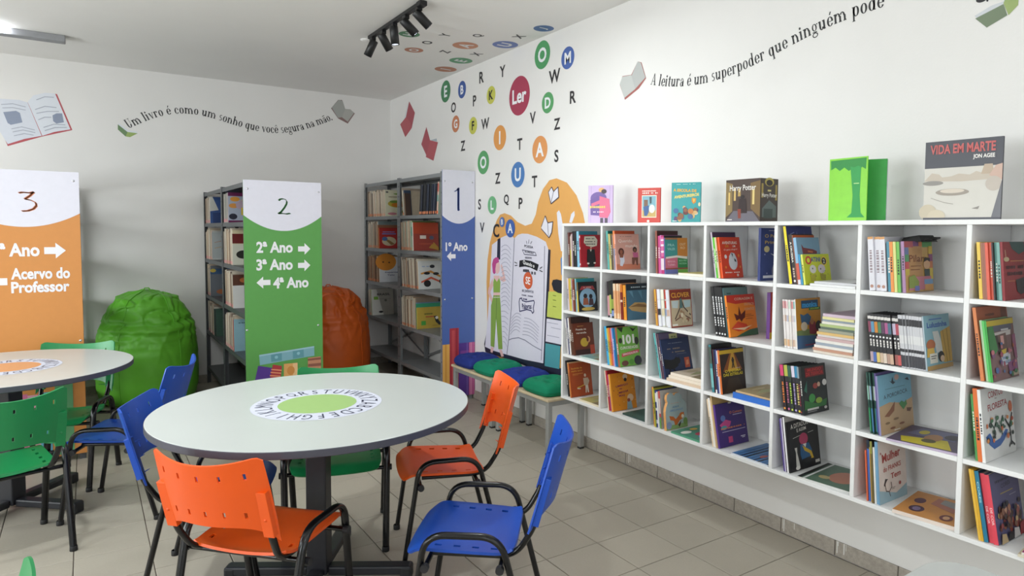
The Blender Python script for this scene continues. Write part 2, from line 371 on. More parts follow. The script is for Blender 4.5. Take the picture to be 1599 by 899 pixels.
# ------------------------------------------------------------------ open-book stickers
stick('book_sticker', 'large open book wall sticker with red cover on the back wall', 'wall sticker', 'B', [
    ('p', [(-3.585, 2.553), (-3.458, 2.605), (-3.273, 2.605), (-3.083, 2.704), (-3.065, 2.701), (-2.963, 2.397), (-3.179, 2.322), (-3.418, 2.220), (-3.465, 2.368)], 'b9545a'), ('p', [(-3.576, 2.570), (-3.458, 2.616), (-3.329, 2.620), (-3.273, 2.605), (-3.184, 2.327), (-3.304, 2.290), (-3.418, 2.237)], 'd9dde6'),
    ('p', [(-3.273, 2.610), (-3.232, 2.670), (-3.151, 2.702), (-3.079, 2.705), (-2.977, 2.402), (-3.093, 2.369), (-3.179, 2.328)], 'dfe3ea'),
    ('p', [(-3.440, 2.505), (-3.354, 2.525), (-3.328, 2.511), (-3.313, 2.431), (-3.392, 2.402), (-3.413, 2.416)], '8d97ac'), ('p', [(-3.102, 2.513), (-3.074, 2.533), (-3.033, 2.537), (-3.022, 2.460), (-3.077, 2.443), (-3.099, 2.463)], '8d97ac')]
    +[('l', [(-3.451, 2.568), (-3.374, 2.583), (-3.288, 2.565)], .006, 'a9aebb'), ('l', [(-3.443, 2.540), (-3.375, 2.550), (-3.288, 2.538)], .006, 'a9aebb'), ('l', [(-3.388, 2.369), (-3.319, 2.392), (-3.231, 2.373)], .006, 'a9aebb'), ('l', [(-3.380, 2.343), (-3.311, 2.366), (-3.228, 2.351)], .006, 'a9aebb'), ('l', [(-3.373, 2.311), (-3.303, 2.336), (-3.241, 2.328)], .006, 'a9aebb'),
      ('l', [(-3.211, 2.634), (-3.152, 2.668), (-3.089, 2.670)], .006, 'a9aebb'), ('l', [(-3.222, 2.550), (-3.154, 2.585), (-3.073, 2.583)], .006, 'a9aebb'), ('l', [(-3.214, 2.518), (-3.138, 2.543), (-3.056, 2.551)], .006, 'a9aebb'), ('l', [(-3.202, 2.464), (-3.157, 2.491), (-3.112, 2.495)], .006, 'a9aebb'), ('l', [(-3.168, 2.401), (-3.095, 2.436), (-3.013, 2.438)], .006, 'a9aebb'), ('l', [(-3.160, 2.374), (-3.087, 2.408), (-3.004, 2.416)], .006, 'a9aebb')])
stick('book_sticker', 'small green book sticker at the start of the back wall quotation', 'wall sticker', 'B', [('p', [(-2.614, 2.493), (-2.541, 2.436), (-2.470, 2.430), (-2.465, 2.407), (-2.562, 2.375), (-2.621, 2.434)], 'dfe3e8'), ('p', [(-2.620, 2.481), (-2.546, 2.418), (-2.562, 2.375), (-2.621, 2.434)], '6d8a61'), ('p', [(-2.546, 2.418), (-2.465, 2.413), (-2.527, 2.372), (-2.562, 2.375)], '9cb368')])
stick('book_sticker', 'grey open book sticker after the back wall quotation, by the corner', 'wall sticker', 'B', [('p', [(-0.670, 2.840), (-0.593, 2.938), (-0.551, 2.943), (-0.517, 2.850), (-0.467, 2.848), (-0.410, 2.812), (-0.490, 2.693), (-0.595, 2.738)], '8a6f6c'), ('p', [(-0.663, 2.848), (-0.586, 2.942), (-0.544, 2.933), (-0.517, 2.850), (-0.553, 2.756), (-0.595, 2.745)], 'a9aba6'), ('p', [(-0.517, 2.850), (-0.460, 2.852), (-0.418, 2.819), (-0.490, 2.714), (-0.553, 2.756)], 'b4b4ae')])
stick('book_sticker', 'upper red book sticker on the right wall beside the corner', 'wall sticker', 'R', [('p', [(-0.526, 2.912), (-0.454, 2.745), (-0.291, 2.717), (-0.400, 2.738)], 'd8dadd'), ('p', [(-0.544, 2.909), (-0.696, 2.766), (-0.610, 2.616), (-0.489, 2.678), (-0.454, 2.752)], 'a94d58'), ('p', [(-0.454, 2.752), (-0.291, 2.696), (-0.434, 2.540), (-0.610, 2.616), (-0.559, 2.690)], 'b4535c')])
stick('book_sticker', 'lower red book sticker on the right wall left of letter Z', 'wall sticker', 'R', [('p', [(-1.079, 2.438), (-1.230, 2.440), (-1.238, 2.408)], 'a9b3ba'), ('p', [(-0.987, 2.583), (-1.079, 2.431), (-1.016, 2.263), (-0.858, 2.421)], 'ab4e59'), ('p', [(-1.079, 2.438), (-1.260, 2.400), (-1.155, 2.226), (-0.969, 2.280)], 'b5545d')])
stick('book_sticker', 'grey open book sticker before the words A leitura on right wall', 'wall sticker', 'R', [('p', [(-4.019, 2.485), (-4.044, 2.536), (-4.131, 2.530), (-4.190, 2.601), (-4.226, 2.588), (-4.270, 2.483), (-4.206, 2.431), (-4.072, 2.380)], 'a8645f'), ('p', [(-4.131, 2.520), (-4.190, 2.601), (-4.220, 2.587), (-4.264, 2.488), (-4.164, 2.430)], 'b8bab8'), ('p', [(-4.019, 2.491), (-4.044, 2.532), (-4.131, 2.528), (-4.170, 2.433), (-4.066, 2.393)], 'c2c4c1')])
stick('book_sticker', 'green book sticker at the top right of the right wall', 'wall sticker', 'R', [('p', [(-6.159, 2.384), (-6.218, 2.408), (-6.261, 2.413), (-6.269, 2.439), (-6.317, 2.473), (-6.203, 2.331)], 'cfd2d6'), ('p', [(-6.162, 2.373), (-6.260, 2.403), (-6.275, 2.357), (-6.205, 2.328)], '76856b'), ('p', [(-6.260, 2.406), (-6.275, 2.442), (-6.311, 2.463), (-6.310, 2.386), (-6.279, 2.356)], '9cae6d')])
# ------------------------------------------------------------------ alphabet stickers
def disc_letter(px, which, ch, colour, lc, label, up=.5):
    a, b, r = px
    o = stick('letter_disc', label, 'wall sticker', which, [('e', a, b, r, r, colour, 36)])
    # letter as its own part
    q = MB()
    if which == 'R': add_print(q, [('t', ch, -a, b, r*1.05 if len(ch) == 1 else r*.75, lc, None, 0, .03)], u=(0,-1,0), v=(0,0,1), base=.0014)
    elif which == 'C': add_print(q, [('t', ch, -b, -a, r*1.05, lc, None, 0, .03)], o=(0,0,3), u=(0,-1,0), v=(-1,0,0), base=.0014)
    q.build('letter', o); return o
def letter(px, which, ch, label):
    a, b, h = px
    return stick('letter_sticker', label, 'wall sticker', which, [('t', ch, a, b, h, '2c2a2d', None, 0, .026)])
GR, BL, OR, YE = '5aa267', '4b6fae', 'd68e4c', 'cbcb5a'
W_ = 'f0f1f4'; K_ = '262527'
for px, ch, c, lc, lb in [
    ((-1.434, 2.867, 0.104), 'E', '3f7f55', W_, 'green disc with white E, topmost left of the right wall letters'), ((-1.777, 2.827, 0.079), 'B', '3f5ca0', W_, 'blue disc with white B, near ceiling on right wall'),
    ((-2.319, 2.691, 0.076), 'K', YE, K_, 'yellow disc with black K on the right wall'), ((-2.778, 2.612, 0.156), 'Ler', 'a93a55', W_, 'large crimson disc with the white word Ler'),
    ((-3.106, 2.867, 0.106), 'O', '4f9c63', W_, 'green disc with white O, high beside the ceiling edge'), ((-3.437, 2.777, 0.080), 'M', '4a67ac', W_, 'blue disc with white M, high on right wall'),
    ((-3.184, 2.496, 0.079), 'D', GR, W_, 'green disc with white D, right of the crimson disc'), ((-1.648, 2.530, 0.078), 'G', 'c97f58', W_, 'brownish orange disc with white G on right wall'),
    ((-1.993, 2.472, 0.077), 'F', YE, K_, 'yellow disc with black F on the right wall'), ((-2.470, 2.312, 0.104), 'I', 'e09a50', W_, 'orange disc with white I on the right wall'),
    ((-3.080, 2.155, 0.105), 'A', 'e0985a', W_, 'orange disc with white A on the right wall'), ((-2.184, 2.128, 0.103), 'O', GR, W_, 'green disc with white O, above letter Z beside blue bookcase'),
    ((-2.761, 1.984, 0.103), 'U', '4a7cba', W_, 'blue disc with white U on the right wall'), ((-2.343, 1.750, 0.077), 'L', '6cb27c', W_, 'green disc with white L, between S and Q')]:
    disc_letter(px, 'R', ch, c, lc, lb)
for px, ch, lb in [
    ((-2.150, 2.872, 0.050), 'R', 'black letter R sticker left of Y near the ceiling'), ((-2.512, 2.855, 0.047), 'Y', 'black letter Y sticker high on right wall'), ((-3.271, 2.677, 0.049), 'W', 'black letter W sticker below blue M disc'),
    ((-3.504, 2.488, 0.045), 'R', 'black letter R sticker, rightmost, right of green D disc'), ((-2.022, 2.689, 0.048), 'P', 'black letter P sticker left of yellow K disc'), ((-1.602, 2.690, 0.048), 'O', 'black letter O sticker below green E disc'),
    ((-2.978, 2.410, 0.045), 'V', 'black letter V sticker below the crimson disc'), ((-3.309, 2.322, 0.042), 'Z', 'black bold letter Z sticker, rightmost Z on right wall'), ((-2.217, 2.460, 0.047), 'W', 'black letter W sticker right of yellow F disc'),
    ((-2.788, 2.226, 0.046), 'T', 'black letter T sticker between orange I and A discs'), ((-3.304, 2.087, 0.046), 'S', 'black letter S sticker right of orange A disc'), ((-1.796, 2.311, 0.047), 'Z', 'black letter Z sticker, leftmost Z, below G disc'),
    ((-2.438, 1.974, 0.046), 'Z', 'black letter Z sticker left of blue U disc'), ((-3.009, 1.915, 0.045), 'T', 'black letter T sticker right of blue U disc'), ((-2.118, 1.763, 0.047), 'S', 'black letter S sticker left of green L disc'),
    ((-2.582, 1.786, 0.046), 'Q', 'black letter Q sticker right of green L disc'), ((-2.806, 1.752, 0.045), 'P', 'black letter P sticker right of letter Q'), ((-2.166, 1.556, 0.045), 'V', 'black letter V sticker below S, beside the orange mural')]:
    letter((px[0], px[1], px[2]*2), 'R', ch, lb)
for px, ch, c, lb in [((-0.851, -2.576, 0.078), 'H', '4e8a62', 'green ceiling disc with white H under the track light'), ((-0.115, -3.293, 0.075), 'J', '46689e', 'blue ceiling disc with white J, nearest the camera'), ((-0.122, -2.760, 0.102), 'U', '6076b4', 'blue ceiling disc with white U'),
    ((-0.366, -2.549, 0.102), 'A', 'c98a68', 'orange ceiling disc with white A'), ((-0.644, -2.179, 0.076), 'O', 'bf7f63', 'brownish orange ceiling disc with white O'), ((-0.176, -2.099, 0.100), 'E', '55996b', 'green ceiling disc with white E'), ((-0.146, -1.736, 0.100), 'I', 'b9785a', 'brownish orange ceiling disc with white I, nearest the room corner')]:
    disc_letter(px, 'C', ch, c, 'e4e4e4', lb)
for px, ch, lb in [((-0.648, -2.448, 0.048), 'O', 'black ceiling letter O right of the track light'), ((-0.622, -2.717, 0.046), 'Y', 'black ceiling letter Y'), ((-0.414, -2.849, 0.049), 'Q', 'black ceiling letter Q'), ((-0.152, -3.012, 0.049), 'X', 'black ceiling letter X beside blue J disc'), ((-0.415, -2.284, 0.048), 'Z', 'black ceiling letter Z left of orange A disc'), ((-0.170, -2.371, 0.051), 'X', 'black ceiling letter X beside green E disc')]:
    letter((px[0], px[1], px[2]*1.7), 'C', ch, lb)

# ------------------------------------------------------------------ reading mural behind the benches
NV, PG, LNC = '23263a', 'dedbe8', 'a5a4b8'
def rl(a, b, bow, n=6):
    return [(a[0]+(b[0]-a[0])*i/n, a[1]+(b[1]-a[1])*i/n+bow*math.sin(math.pi*i/n)) for i in range(n+1)]
mur = [('p', [(-2.276, 0.402), (-2.257, 0.899), (-2.247, 1.080), (-2.265, 1.278), (-2.305, 1.424), (-2.360, 1.530), (-2.426, 1.623), (-2.480, 1.666), (-2.554, 1.677), (-2.657, 1.655), (-2.758, 1.602), (-2.878, 1.571), (-2.972, 1.587), (-3.029, 1.657), (-3.062, 1.755), (-3.128, 1.851), (-3.214, 1.913), (-3.307, 1.922), (-3.440, 1.883), (-3.559, 1.785), (-3.637, 1.657), (-3.664, 1.579), (-3.684, 1.265), (-3.607, 0.985), (-3.418, 0.489)], 'e2a75c'),
  ('p', [(-3.315, 1.667), (-3.343, 1.685), (-3.368, 1.656), (-3.394, 1.571), (-3.413, 1.383), (-3.372, 1.382), (-3.337, 1.509)], 'e6e6f0'), ('p', [(-3.473, 1.594), (-3.496, 1.654), (-3.534, 1.676), (-3.539, 1.644), (-3.505, 1.589)], 'e6e6f0'),
  ('p', [(-2.206, 0.523), (-2.229, 0.457), (-2.688, 0.452), (-3.173, 0.431), (-3.418, 0.441), (-3.418, 0.508), (-3.194, 0.509), (-3.238, 1.388), (-3.178, 1.396), (-2.587, 1.467)], NV),
  ('p', [(-2.223, 0.502), (-2.274, 0.788), (-2.343, 1.408), (-2.416, 1.437), (-2.496, 1.471), (-2.578, 1.490), (-2.666, 1.493), (-2.713, 1.468), (-2.671, 0.894), (-2.629, 0.621), (-2.601, 0.489), (-2.366, 0.489)], PG),
  ('p', [(-2.713, 1.468), (-2.769, 1.498), (-2.828, 1.508), (-2.917, 1.507), (-3.048, 1.485), (-3.173, 1.448), (-3.186, 1.425), (-3.207, 1.395), (-3.179, 0.993), (-3.149, 0.507), (-2.883, 0.492), (-2.671, 0.490), (-2.601, 0.489), (-2.629, 0.621), (-2.671, 0.894)], PG),
  ('p', [(-2.438, 1.457), (-2.487, 1.470), (-2.484, 1.286), (-2.428, 1.284)], NV),
  # reading figure
  ('p', [(-2.357, 1.120), (-2.284, 1.026), (-2.273, 0.985), (-2.342, 0.901), (-2.369, 0.921), (-2.316, 0.994), (-2.369, 1.054)], 'e3b8b4'), ('p', [(-2.483, 1.112), (-2.537, 1.099), (-2.579, 1.112), (-2.536, 1.207), (-2.509, 1.249), (-2.493, 1.237), (-2.531, 1.136), (-2.483, 1.144)], 'e3b8b4'),
  ('p', [(-2.374, 1.143), (-2.472, 1.149), (-2.484, 0.964), (-2.370, 0.954)], 'e6bdb8'), ('e', *(-2.435, 1.221), .045, .06, 'e6bdb8'),
  ('p', [(-2.358, 1.170), (-2.346, 1.242), (-2.367, 1.284), (-2.411, 1.303), (-2.456, 1.299), (-2.465, 1.264), (-2.417, 1.248), (-2.402, 1.200), (-2.407, 1.167), (-2.380, 1.155)], 'c24a8c'),
  ('p', [(-2.367, 1.087), (-2.385, 1.122), (-2.429, 1.092), (-2.467, 1.127), (-2.490, 1.096), (-2.484, 1.005), (-2.371, 0.996)], '8fae4a'),
  ('p', [(-2.371, 0.971), (-2.482, 0.980), (-2.496, 0.888), (-2.529, 0.525), (-2.458, 0.514), (-2.420, 0.770), (-2.388, 0.518), (-2.324, 0.523), (-2.330, 0.878)], '86a648'),
  ('l', [(-2.430, 0.973), (-2.420, 0.770)], .006, '4f6a30'), ('l', [(-2.371, 0.954), (-2.482, 0.964)], .006, 'd8d8c8'),
  ('p', [(-2.332, 0.518), (-2.383, 0.514), (-2.355, 0.465), (-2.321, 0.471)], 'e3b8b4'), ('p', [(-2.471, 0.513), (-2.514, 0.520), (-2.552, 0.468), (-2.509, 0.456)], 'e3b8b4'),
  # fold and page outlines
  ('l', [(-2.713, 1.468), (-2.671, 0.894), (-2.629, 0.621), (-2.601, 0.492)], .009, '6b6a80'), ('l', [(-3.156, 1.415), (-3.152, 0.991), (-3.122, 0.528)], .007, '6b6a80'),
  ('l', [(-2.629, 0.617), (-2.686, 0.637), (-2.787, 0.658), (-2.884, 0.651), (-3.007, 0.622), (-3.126, 0.604)], .008, '8b8a9e')]
LL = [(-2.503, 1.390), (-2.660, 1.372), (-2.506, 0.889), (-2.643, 0.870)]; RL = [(-2.675, 0.804), (-2.824, 0.847), (-2.655, 0.667), (-2.806, 0.708), (-2.873, 0.831), (-3.088, 0.779), (-2.845, 0.692), (-3.071, 0.656)]
def lines(q, n, bow, wd):
    a, b, c, d = q
    for i in range(n):
        t = i/(n-1); p0 = (a[0]+(c[0]-a[0])*t, a[1]+(c[1]-a[1])*t); p1 = (b[0]+(d[0]-b[0])*t, b[1]+(d[1]-b[1])*t)
        mur.append(('l', rl(p0, p1, bow), wd, LNC))
lines(LL, 15, .03, .005); lines(RL[:4], 6, .03, .005); lines(RL[4:], 6, .02, .005)
LM = [(-2.507, 0.845), (-2.623, 0.836), (-2.540, 0.592), (-2.604, 0.558)]; lines(LM, 7, .012, .005)
IL = lambda px, h, w_, col: ('il', px[0], px[1], h, w_, col)
TX = lambda s, px, h, c, wd=None, ang=-4, b=.02: ('t', s, px[0], px[1], h, c, wd, ang, b)
mur += [TX('POESIA', (-2.934, 1.405), .020, '4a4a58', .13), ('l', [(-2.838, 1.377), (-3.027, 1.362), (-3.045, 1.338), (-2.868, 1.342), (-2.838, 1.377)], .006, '55556a'), TX('ACONTECE', (-2.939, 1.362), .020, '4a4a58', .13), IL((-2.930, 1.316), .018, .10, '8a8a98'),
  ('p', [(-2.798, 1.290), (-2.878, 1.299), (-2.972, 1.292), (-3.079, 1.269), (-3.057, 1.218), (-2.963, 1.240), (-2.878, 1.246), (-2.791, 1.235)], '1d1d22'), TX('Quando o', (-2.935, 1.266), .035, 'f2f2f2', .17, -9), IL((-2.898, 1.212), .024, .09, '2a2a32'), IL((-2.992, 1.199), .024, .09, '2a2a32'),
  ('e', *(-2.925, 1.135), .068, .068, 'd2603a'), TX('SE', (-2.925, 1.135), .06, 'f4f0f0', .07), TX('as palavras', (-2.922, 1.050), .036, '55556a', .17, 0, 0), IL((-2.919, 1.013), .012, .17, '77778a'),
  ('l', [(-2.794, 0.953), (-2.803, 0.980), (-2.833, 0.988), (-2.842, 0.968), (-2.900, 0.963), (-3.013, 0.983), (-3.022, 0.969), (-3.004, 0.922), (-3.014, 0.897), (-2.995, 0.880), (-2.976, 0.899), (-2.910, 0.902), (-2.804, 0.876), (-2.794, 0.953)], .009, '4a4a72'), TX('Palavras', (-2.910, 0.928), .045, '3a3a66', .14, 6, .01), IL((-2.886, 0.982), .016, .06, '4a4a72'),
  ('l', [(-2.761, 1.265), (-2.721, 1.274)], .007, '2a2a32'), ('l', [(-2.766, 1.250), (-2.726, 1.245)], .007, '2a2a32'), ('l', [(-3.096, 1.240), (-3.127, 1.254)], .007, '2a2a32'), ('l', [(-3.092, 1.225), (-3.132, 1.217)], .007, '2a2a32'), ('l', [(-2.933, 1.430), (-2.938, 1.461)], .005, '4a4a58'), ('l', [(-2.910, 1.427), (-2.900, 1.450)], .005, '4a4a58'), ('l', [(-2.961, 1.428), (-2.980, 1.449)], .005, '4a4a58'),
  # right hand strip: stacked blocks, a blue sleeve and a dark shape
  ('p', [(-3.217, 1.070), (-3.425, 1.086), (-3.412, 0.876), (-3.197, 0.872)], 'c4ce63'), ('p', [(-3.195, 0.861), (-3.412, 0.866), (-3.399, 0.683), (-3.182, 0.682)], PG), ('p', [(-3.181, 0.669), (-3.382, 0.676), (-3.368, 0.500), (-3.172, 0.491)], '4f9ba4'),
  ('l', [(-3.197, 0.869), (-3.412, 0.871)], .012, NV), ('l', [(-3.182, 0.677), (-3.399, 0.681)], .012, NV), ('p', [(-3.373, 1.325), (-3.421, 1.374), (-3.440, 1.158), (-3.383, 1.211)], '5d8cc4'), ('p', [(-3.259, 1.132), (-3.275, 1.162), (-3.326, 1.170), (-3.392, 1.164), (-3.433, 1.110), (-3.425, 1.067), (-3.344, 1.070), (-3.285, 1.085)], '22242e'),
  ('l', [(-3.202, 0.833), (-3.347, 0.835)], .005, LNC), ('l', [(-3.255, 0.800), (-3.381, 0.800)], .005, LNC), ('l', [(-3.204, 0.734), (-3.365, 0.736)], .005, LNC), ('l', [(-3.277, 1.046), (-3.319, 1.044)], .005, '6f7a30'), ('l', [(-3.277, 1.012), (-3.319, 1.010)], .005, '6f7a30'), ('l', [(-3.278, 0.963), (-3.320, 0.962)], .005, '6f7a30'),
  # two small flying books, two initials
  ('p', [(-3.207, 1.823), (-3.249, 1.860), (-3.275, 1.825), (-3.333, 1.856), (-3.342, 1.780), (-3.242, 1.735)], 'e8e6ef'), ('l', [(-3.207, 1.823), (-3.249, 1.860), (-3.275, 1.825), (-3.333, 1.856), (-3.342, 1.780), (-3.242, 1.735), (-3.207, 1.823)], .007, '3a3a55'), ('l', [(-3.275, 1.825), (-3.242, 1.740)], .006, '3a3a55'),
  ('p', [(-3.114, 1.562), (-3.166, 1.645), (-3.201, 1.591), (-3.269, 1.600), (-3.254, 1.519), (-3.220, 1.480), (-3.114, 1.547)], 'e8e6ef'), ('l', [(-3.114, 1.562), (-3.166, 1.645), (-3.201, 1.591), (-3.269, 1.600), (-3.254, 1.519), (-3.220, 1.480), (-3.114, 1.547)], .007, '3a3a55'), ('l', [(-3.201, 1.591), (-3.211, 1.494)], .006, '3a3a55'),
  TX('C', (-2.419, 1.531), .115, '262527', None, 0, .02), ('e', *(-2.517, 1.603), .042, .042, '5673b0'), TX('B', (-2.517, 1.603), .045, 'f0f0f0', None, 0, .02), ('e', *(-2.651, 1.550), .075, .075, '3f62ac'), TX('A', (-2.651, 1.550), .08, 'f0f0f0', None, 0, .02)]
mur = [m for m in mur if m]
stick('reading_mural', 'orange wall mural of a giant open book with a pink-haired reader in green', 'mural', 'R', mur, base=.0006, step=.00004)
# ------------------------------------------------------------------ steel bookcases with end panels
def bookcase(name, label, x0, x1, y0, y1, H, ycut, levels, steel, double=False):
    """x0 front (open side towards -x), x1 rear, y0 near end, y1 wall end"""
    root = empty(name, (x0, y0, 0)); tag(root, label, 'bookcase', 'steel bookcases standing out from the wall')
    T0 = Matrix.Translation((-x0, -y0, 0)); sm = mat(steel, .42, .15, .05, 40)
    xs = [x0, x1] if not double else [x0, (x0+x1)/2, x1]
    def post(x, y, sx, sy):
        mb = MB(); L = .034; t = .0025
        mb.box((min(x, x+sx*L), min(y, y+sy*t), 0), (max(x, x+sx*L), max(y, y+sy*t), H), sm, T0)
        mb.box((min(x, x+sx*t), min(y, y+sy*L), 0), (max(x, x+sx*t), max(y, y+sy*L), H), sm, T0)
        # punched holes down the front flange
        hm = mat('2a2b2e', .6)
        for k in range(int(H/.10)):
            z = .06+.10*k; e = x-sx*.0004
            mb.box((min(e, e+sx*.0003), y+sy*.014-.004, z-.008), (max(e, e+sx*.0003), y+sy*.014+.004, z+.008), hm, T0)
        mb.build('upright', root)
    for y, sy in [(y0, 1), (ycut, 1), (ycut, -1), (y1, -1)]:
        post(x0, y, 1, sy); post(x1, y, -1, sy)
        if double: post((x0+x1)/2, y, 1, sy)
    for (a, b) in [(y0, ycut), (ycut, y1)]:
        for (xa, xb) in zip(xs, xs[1:]):
            for z in levels+[H-.012]:
                mb = MB(); mb.box((xa+.004, a+.004, z-.004), (xb-.004, b-.004, z), sm, T0)
                mb.box((xa+.0035, a+.004, z-.034), (xa+.0055, b-.004, z), sm, T0); mb.box((xb-.0055, a+.004, z-.034), (xb-.0035, b-.004, z), sm, T0)
                mb.build('shelf', root)
    # cross braces at the back of the lowest bay
    z0, z1 = levels[-1]+.03, levels[-2]-.05
    for a, b in [(y0+.04, ycut-.04), (ycut+.04, y1-.04)]:
        for (za, zb) in [(z0, z1), (z1, z0)]:
            mb = MB(); p, q = Vector((x1-.010, a, za)), Vector((x1-.010, b, zb)); d = Vector((0, 0, .011))
            mb.add([p-d, q-d, q+d, p+d], [(0,1,2,3)], sm, M=T0); mb.add([p-d+Vector((-.002,0,0)), q-d+Vector((-.002,0,0)), q+d+Vector((-.002,0,0)), p+d+Vector((-.002,0,0))], [(3,2,1,0)], sm, M=T0)
            mb.build('brace', root)
    return root
def end_panel(root, x0, x1, y, H, colour, items, capz, capdip, screws):
    """rigid board screwed to the near end; white cap with a dipping lower edge"""
    off = Vector(root.location); fr = dict(o=Vector((0, y-.006, 0))-off, u=(1,0,0), v=(0,0,1))
    mb = MB(); mb.box(Vector((x0, y-.006, .04))-off, Vector((x1, y, H))-off, mat(colour, .4, var=.015))
    p = mb.build('end_panel', root); p['label'] = 'printed board on the near end'
    n = 24; cap = [(x0, H), (x0, capz)]+[(x0+(x1-x0)*k/n, capz-capdip*(1-((k/n-.5)*2)**2)) for k in range(1, n)]+[(x1, capz), (x1, H)]
    mb = MB(); add_print(mb, [('p', cap, 'e4e3ef')], **fr); mb.build('white_cap', p)
    rest = [i for i in items if i[0] not in ('t', 'arrow', 'num')]
    for i in items:
        mb = MB()
        if i[0] == 't': add_print(mb, [i], base=.0012, **fr); mb.build('numeral' if len(i[1]) == 1 else 'text_line', p)
        elif i[0] == 'num': add_print(mb, numeral(*i[1:]), base=.0012, step=0, **fr); mb.build('numeral', p)
        elif i[0] == 'arrow': add_print(mb, [('p', arrow(*i[1:]), 'f0eff4')], base=.0012, **fr); mb.build('arrow', p)
    if rest: mb = MB(); add_print(mb, rest, base=.0009, step=.0002, **fr); mb.build('printed_books', p)
    for sx, sz in screws:
        mb = MB(); mb.lathe([(0, .004), (.005, .0035), (.008, 0)], mat('c9ccd2', .25, .9), 10, Matrix.Translation(Vector((sx, y-.006, sz))-off) @ Matrix.Rotation(R(90), 4, 'X')); mb.build('screw', p)
    return p
def numeral(k, cx, cz, h, c):
    """pen-drawn figure: a broad nib swept along a path"""
    P = {1: [(-.16,.34),(-.04,.40),(.02,.50),(.02,.2),(.02,-.2),(.02,-.44),(.04,-.5)],
         2: [(-.30,.38),(-.20,.47),(-.05,.50),(.12,.46),(.20,.34),(.18,.18),(.04,-.08),(-.16,-.34),(-.34,-.46),(-.10,-.43),(.15,-.47),(.40,-.42)],
         3: [(-.34,.40),(-.20,.44),(.10,.42),(.26,.47),(.10,.28),(-.12,.10),(.12,.06),(.32,-.06),(.34,-.22),(.22,-.38),(0,-.48),(-.24,-.50)]}[k]
    nx, nz = {1: (.055, .016), 2: (.050, -.036), 3: (.052, -.036)}[k]; out = []
    for a, b in zip(P, P[1:]):
        out.append(('p', [(cx+h*(x), cz+h*z) for x, z in [(a[0]-nx, a[1]-nz), (b[0]-nx, b[1]-nz), (b[0]+nx, b[1]+nz), (a[0]+nx, a[1]+nz)]], c))
    return [('l', [(cx+h*x, cz+h*z) for x, z in P], h*.045, c)]+out
def arrow(cx, cz, ln, h, d):
    q = [(-ln/2, -h*.22), (ln*.02, -h*.22), (ln*.02, -h/2), (ln/2, 0), (ln*.02, h/2), (ln*.02, h*.22), (-ln/2, h*.22)]
    return [(cx+d*x, cz+z) for x, z in q]
LV_B = [1.672, 1.332, .968, .585, .215]; LV_G = [1.580, 1.236, .886, .532, .17]
bc1 = bookcase('bookcase', 'grey steel bookcase against the right wall with blue end panel 1', -.32, -.02, -2.02, -.03, 2.045, -1.025, LV_B, '8b8e90')
bc2 = bookcase('bookcase', 'dark steel double bookcase with green end panel 2, between the bean bags', -1.93, -1.375, -2.055, -.03, 1.885, -1.07, LV_G, '55585b', True)
bc3 = bookcase('bookcase', 'steel double bookcase with orange end panel 3 at the left edge', -3.49, -2.925, -2.055, -.03, 1.885, -1.07, LV_G, '55585b', True)
Wt = 'f0eff4'
def T3(s, px, h, wd=None, b=.035): return ('t', s, px[0], px[1], h, Wt, wd, 0, b)
B = '3 c'
def strip(x0, z0, x1, z1, c): return ('r', x0, z0, x1, z1, c)
end_panel(bc1, -.325, .0-.004, -2.03, 2.06, '4d67ab', [('num', 1, *(-0.173, 1.805), .20, '3f55a0'), T3('1º Ano', (-0.186, 1.386), .078, .215), ('arrow', *(-0.239, 1.301), .085, .085, -1),
    strip(-.325, .04, -.255, .52, 'e2ac58'), strip(-.30, .04, -.285, .52, 'd2933f'), strip(-.255, .04, -.165, .66, 'a9303f'), strip(-.235, .04, -.205, .64, 'c24a50'), strip(-.19, .04, -.18, .66, '8a2334'),
    strip(-.165, .04, -.065, .52, '54348c'), strip(-.15, .30, -.065, .34, '7c3f94'), strip(-.15, .42, -.065, .45, '7c3f94'), strip(-.085, .04, -.079, .52, '8b6ab8'), strip(-.065, .04, -.004, .52, 'bf5f94'), strip(-.05, .04, -.035, .52, 'd285ac')],
    1.66, .07, [(-.30, 1.96), (-.03, 1.96), (-.30, .92), (-.03, .92)])
def poly(*px): return list(px)
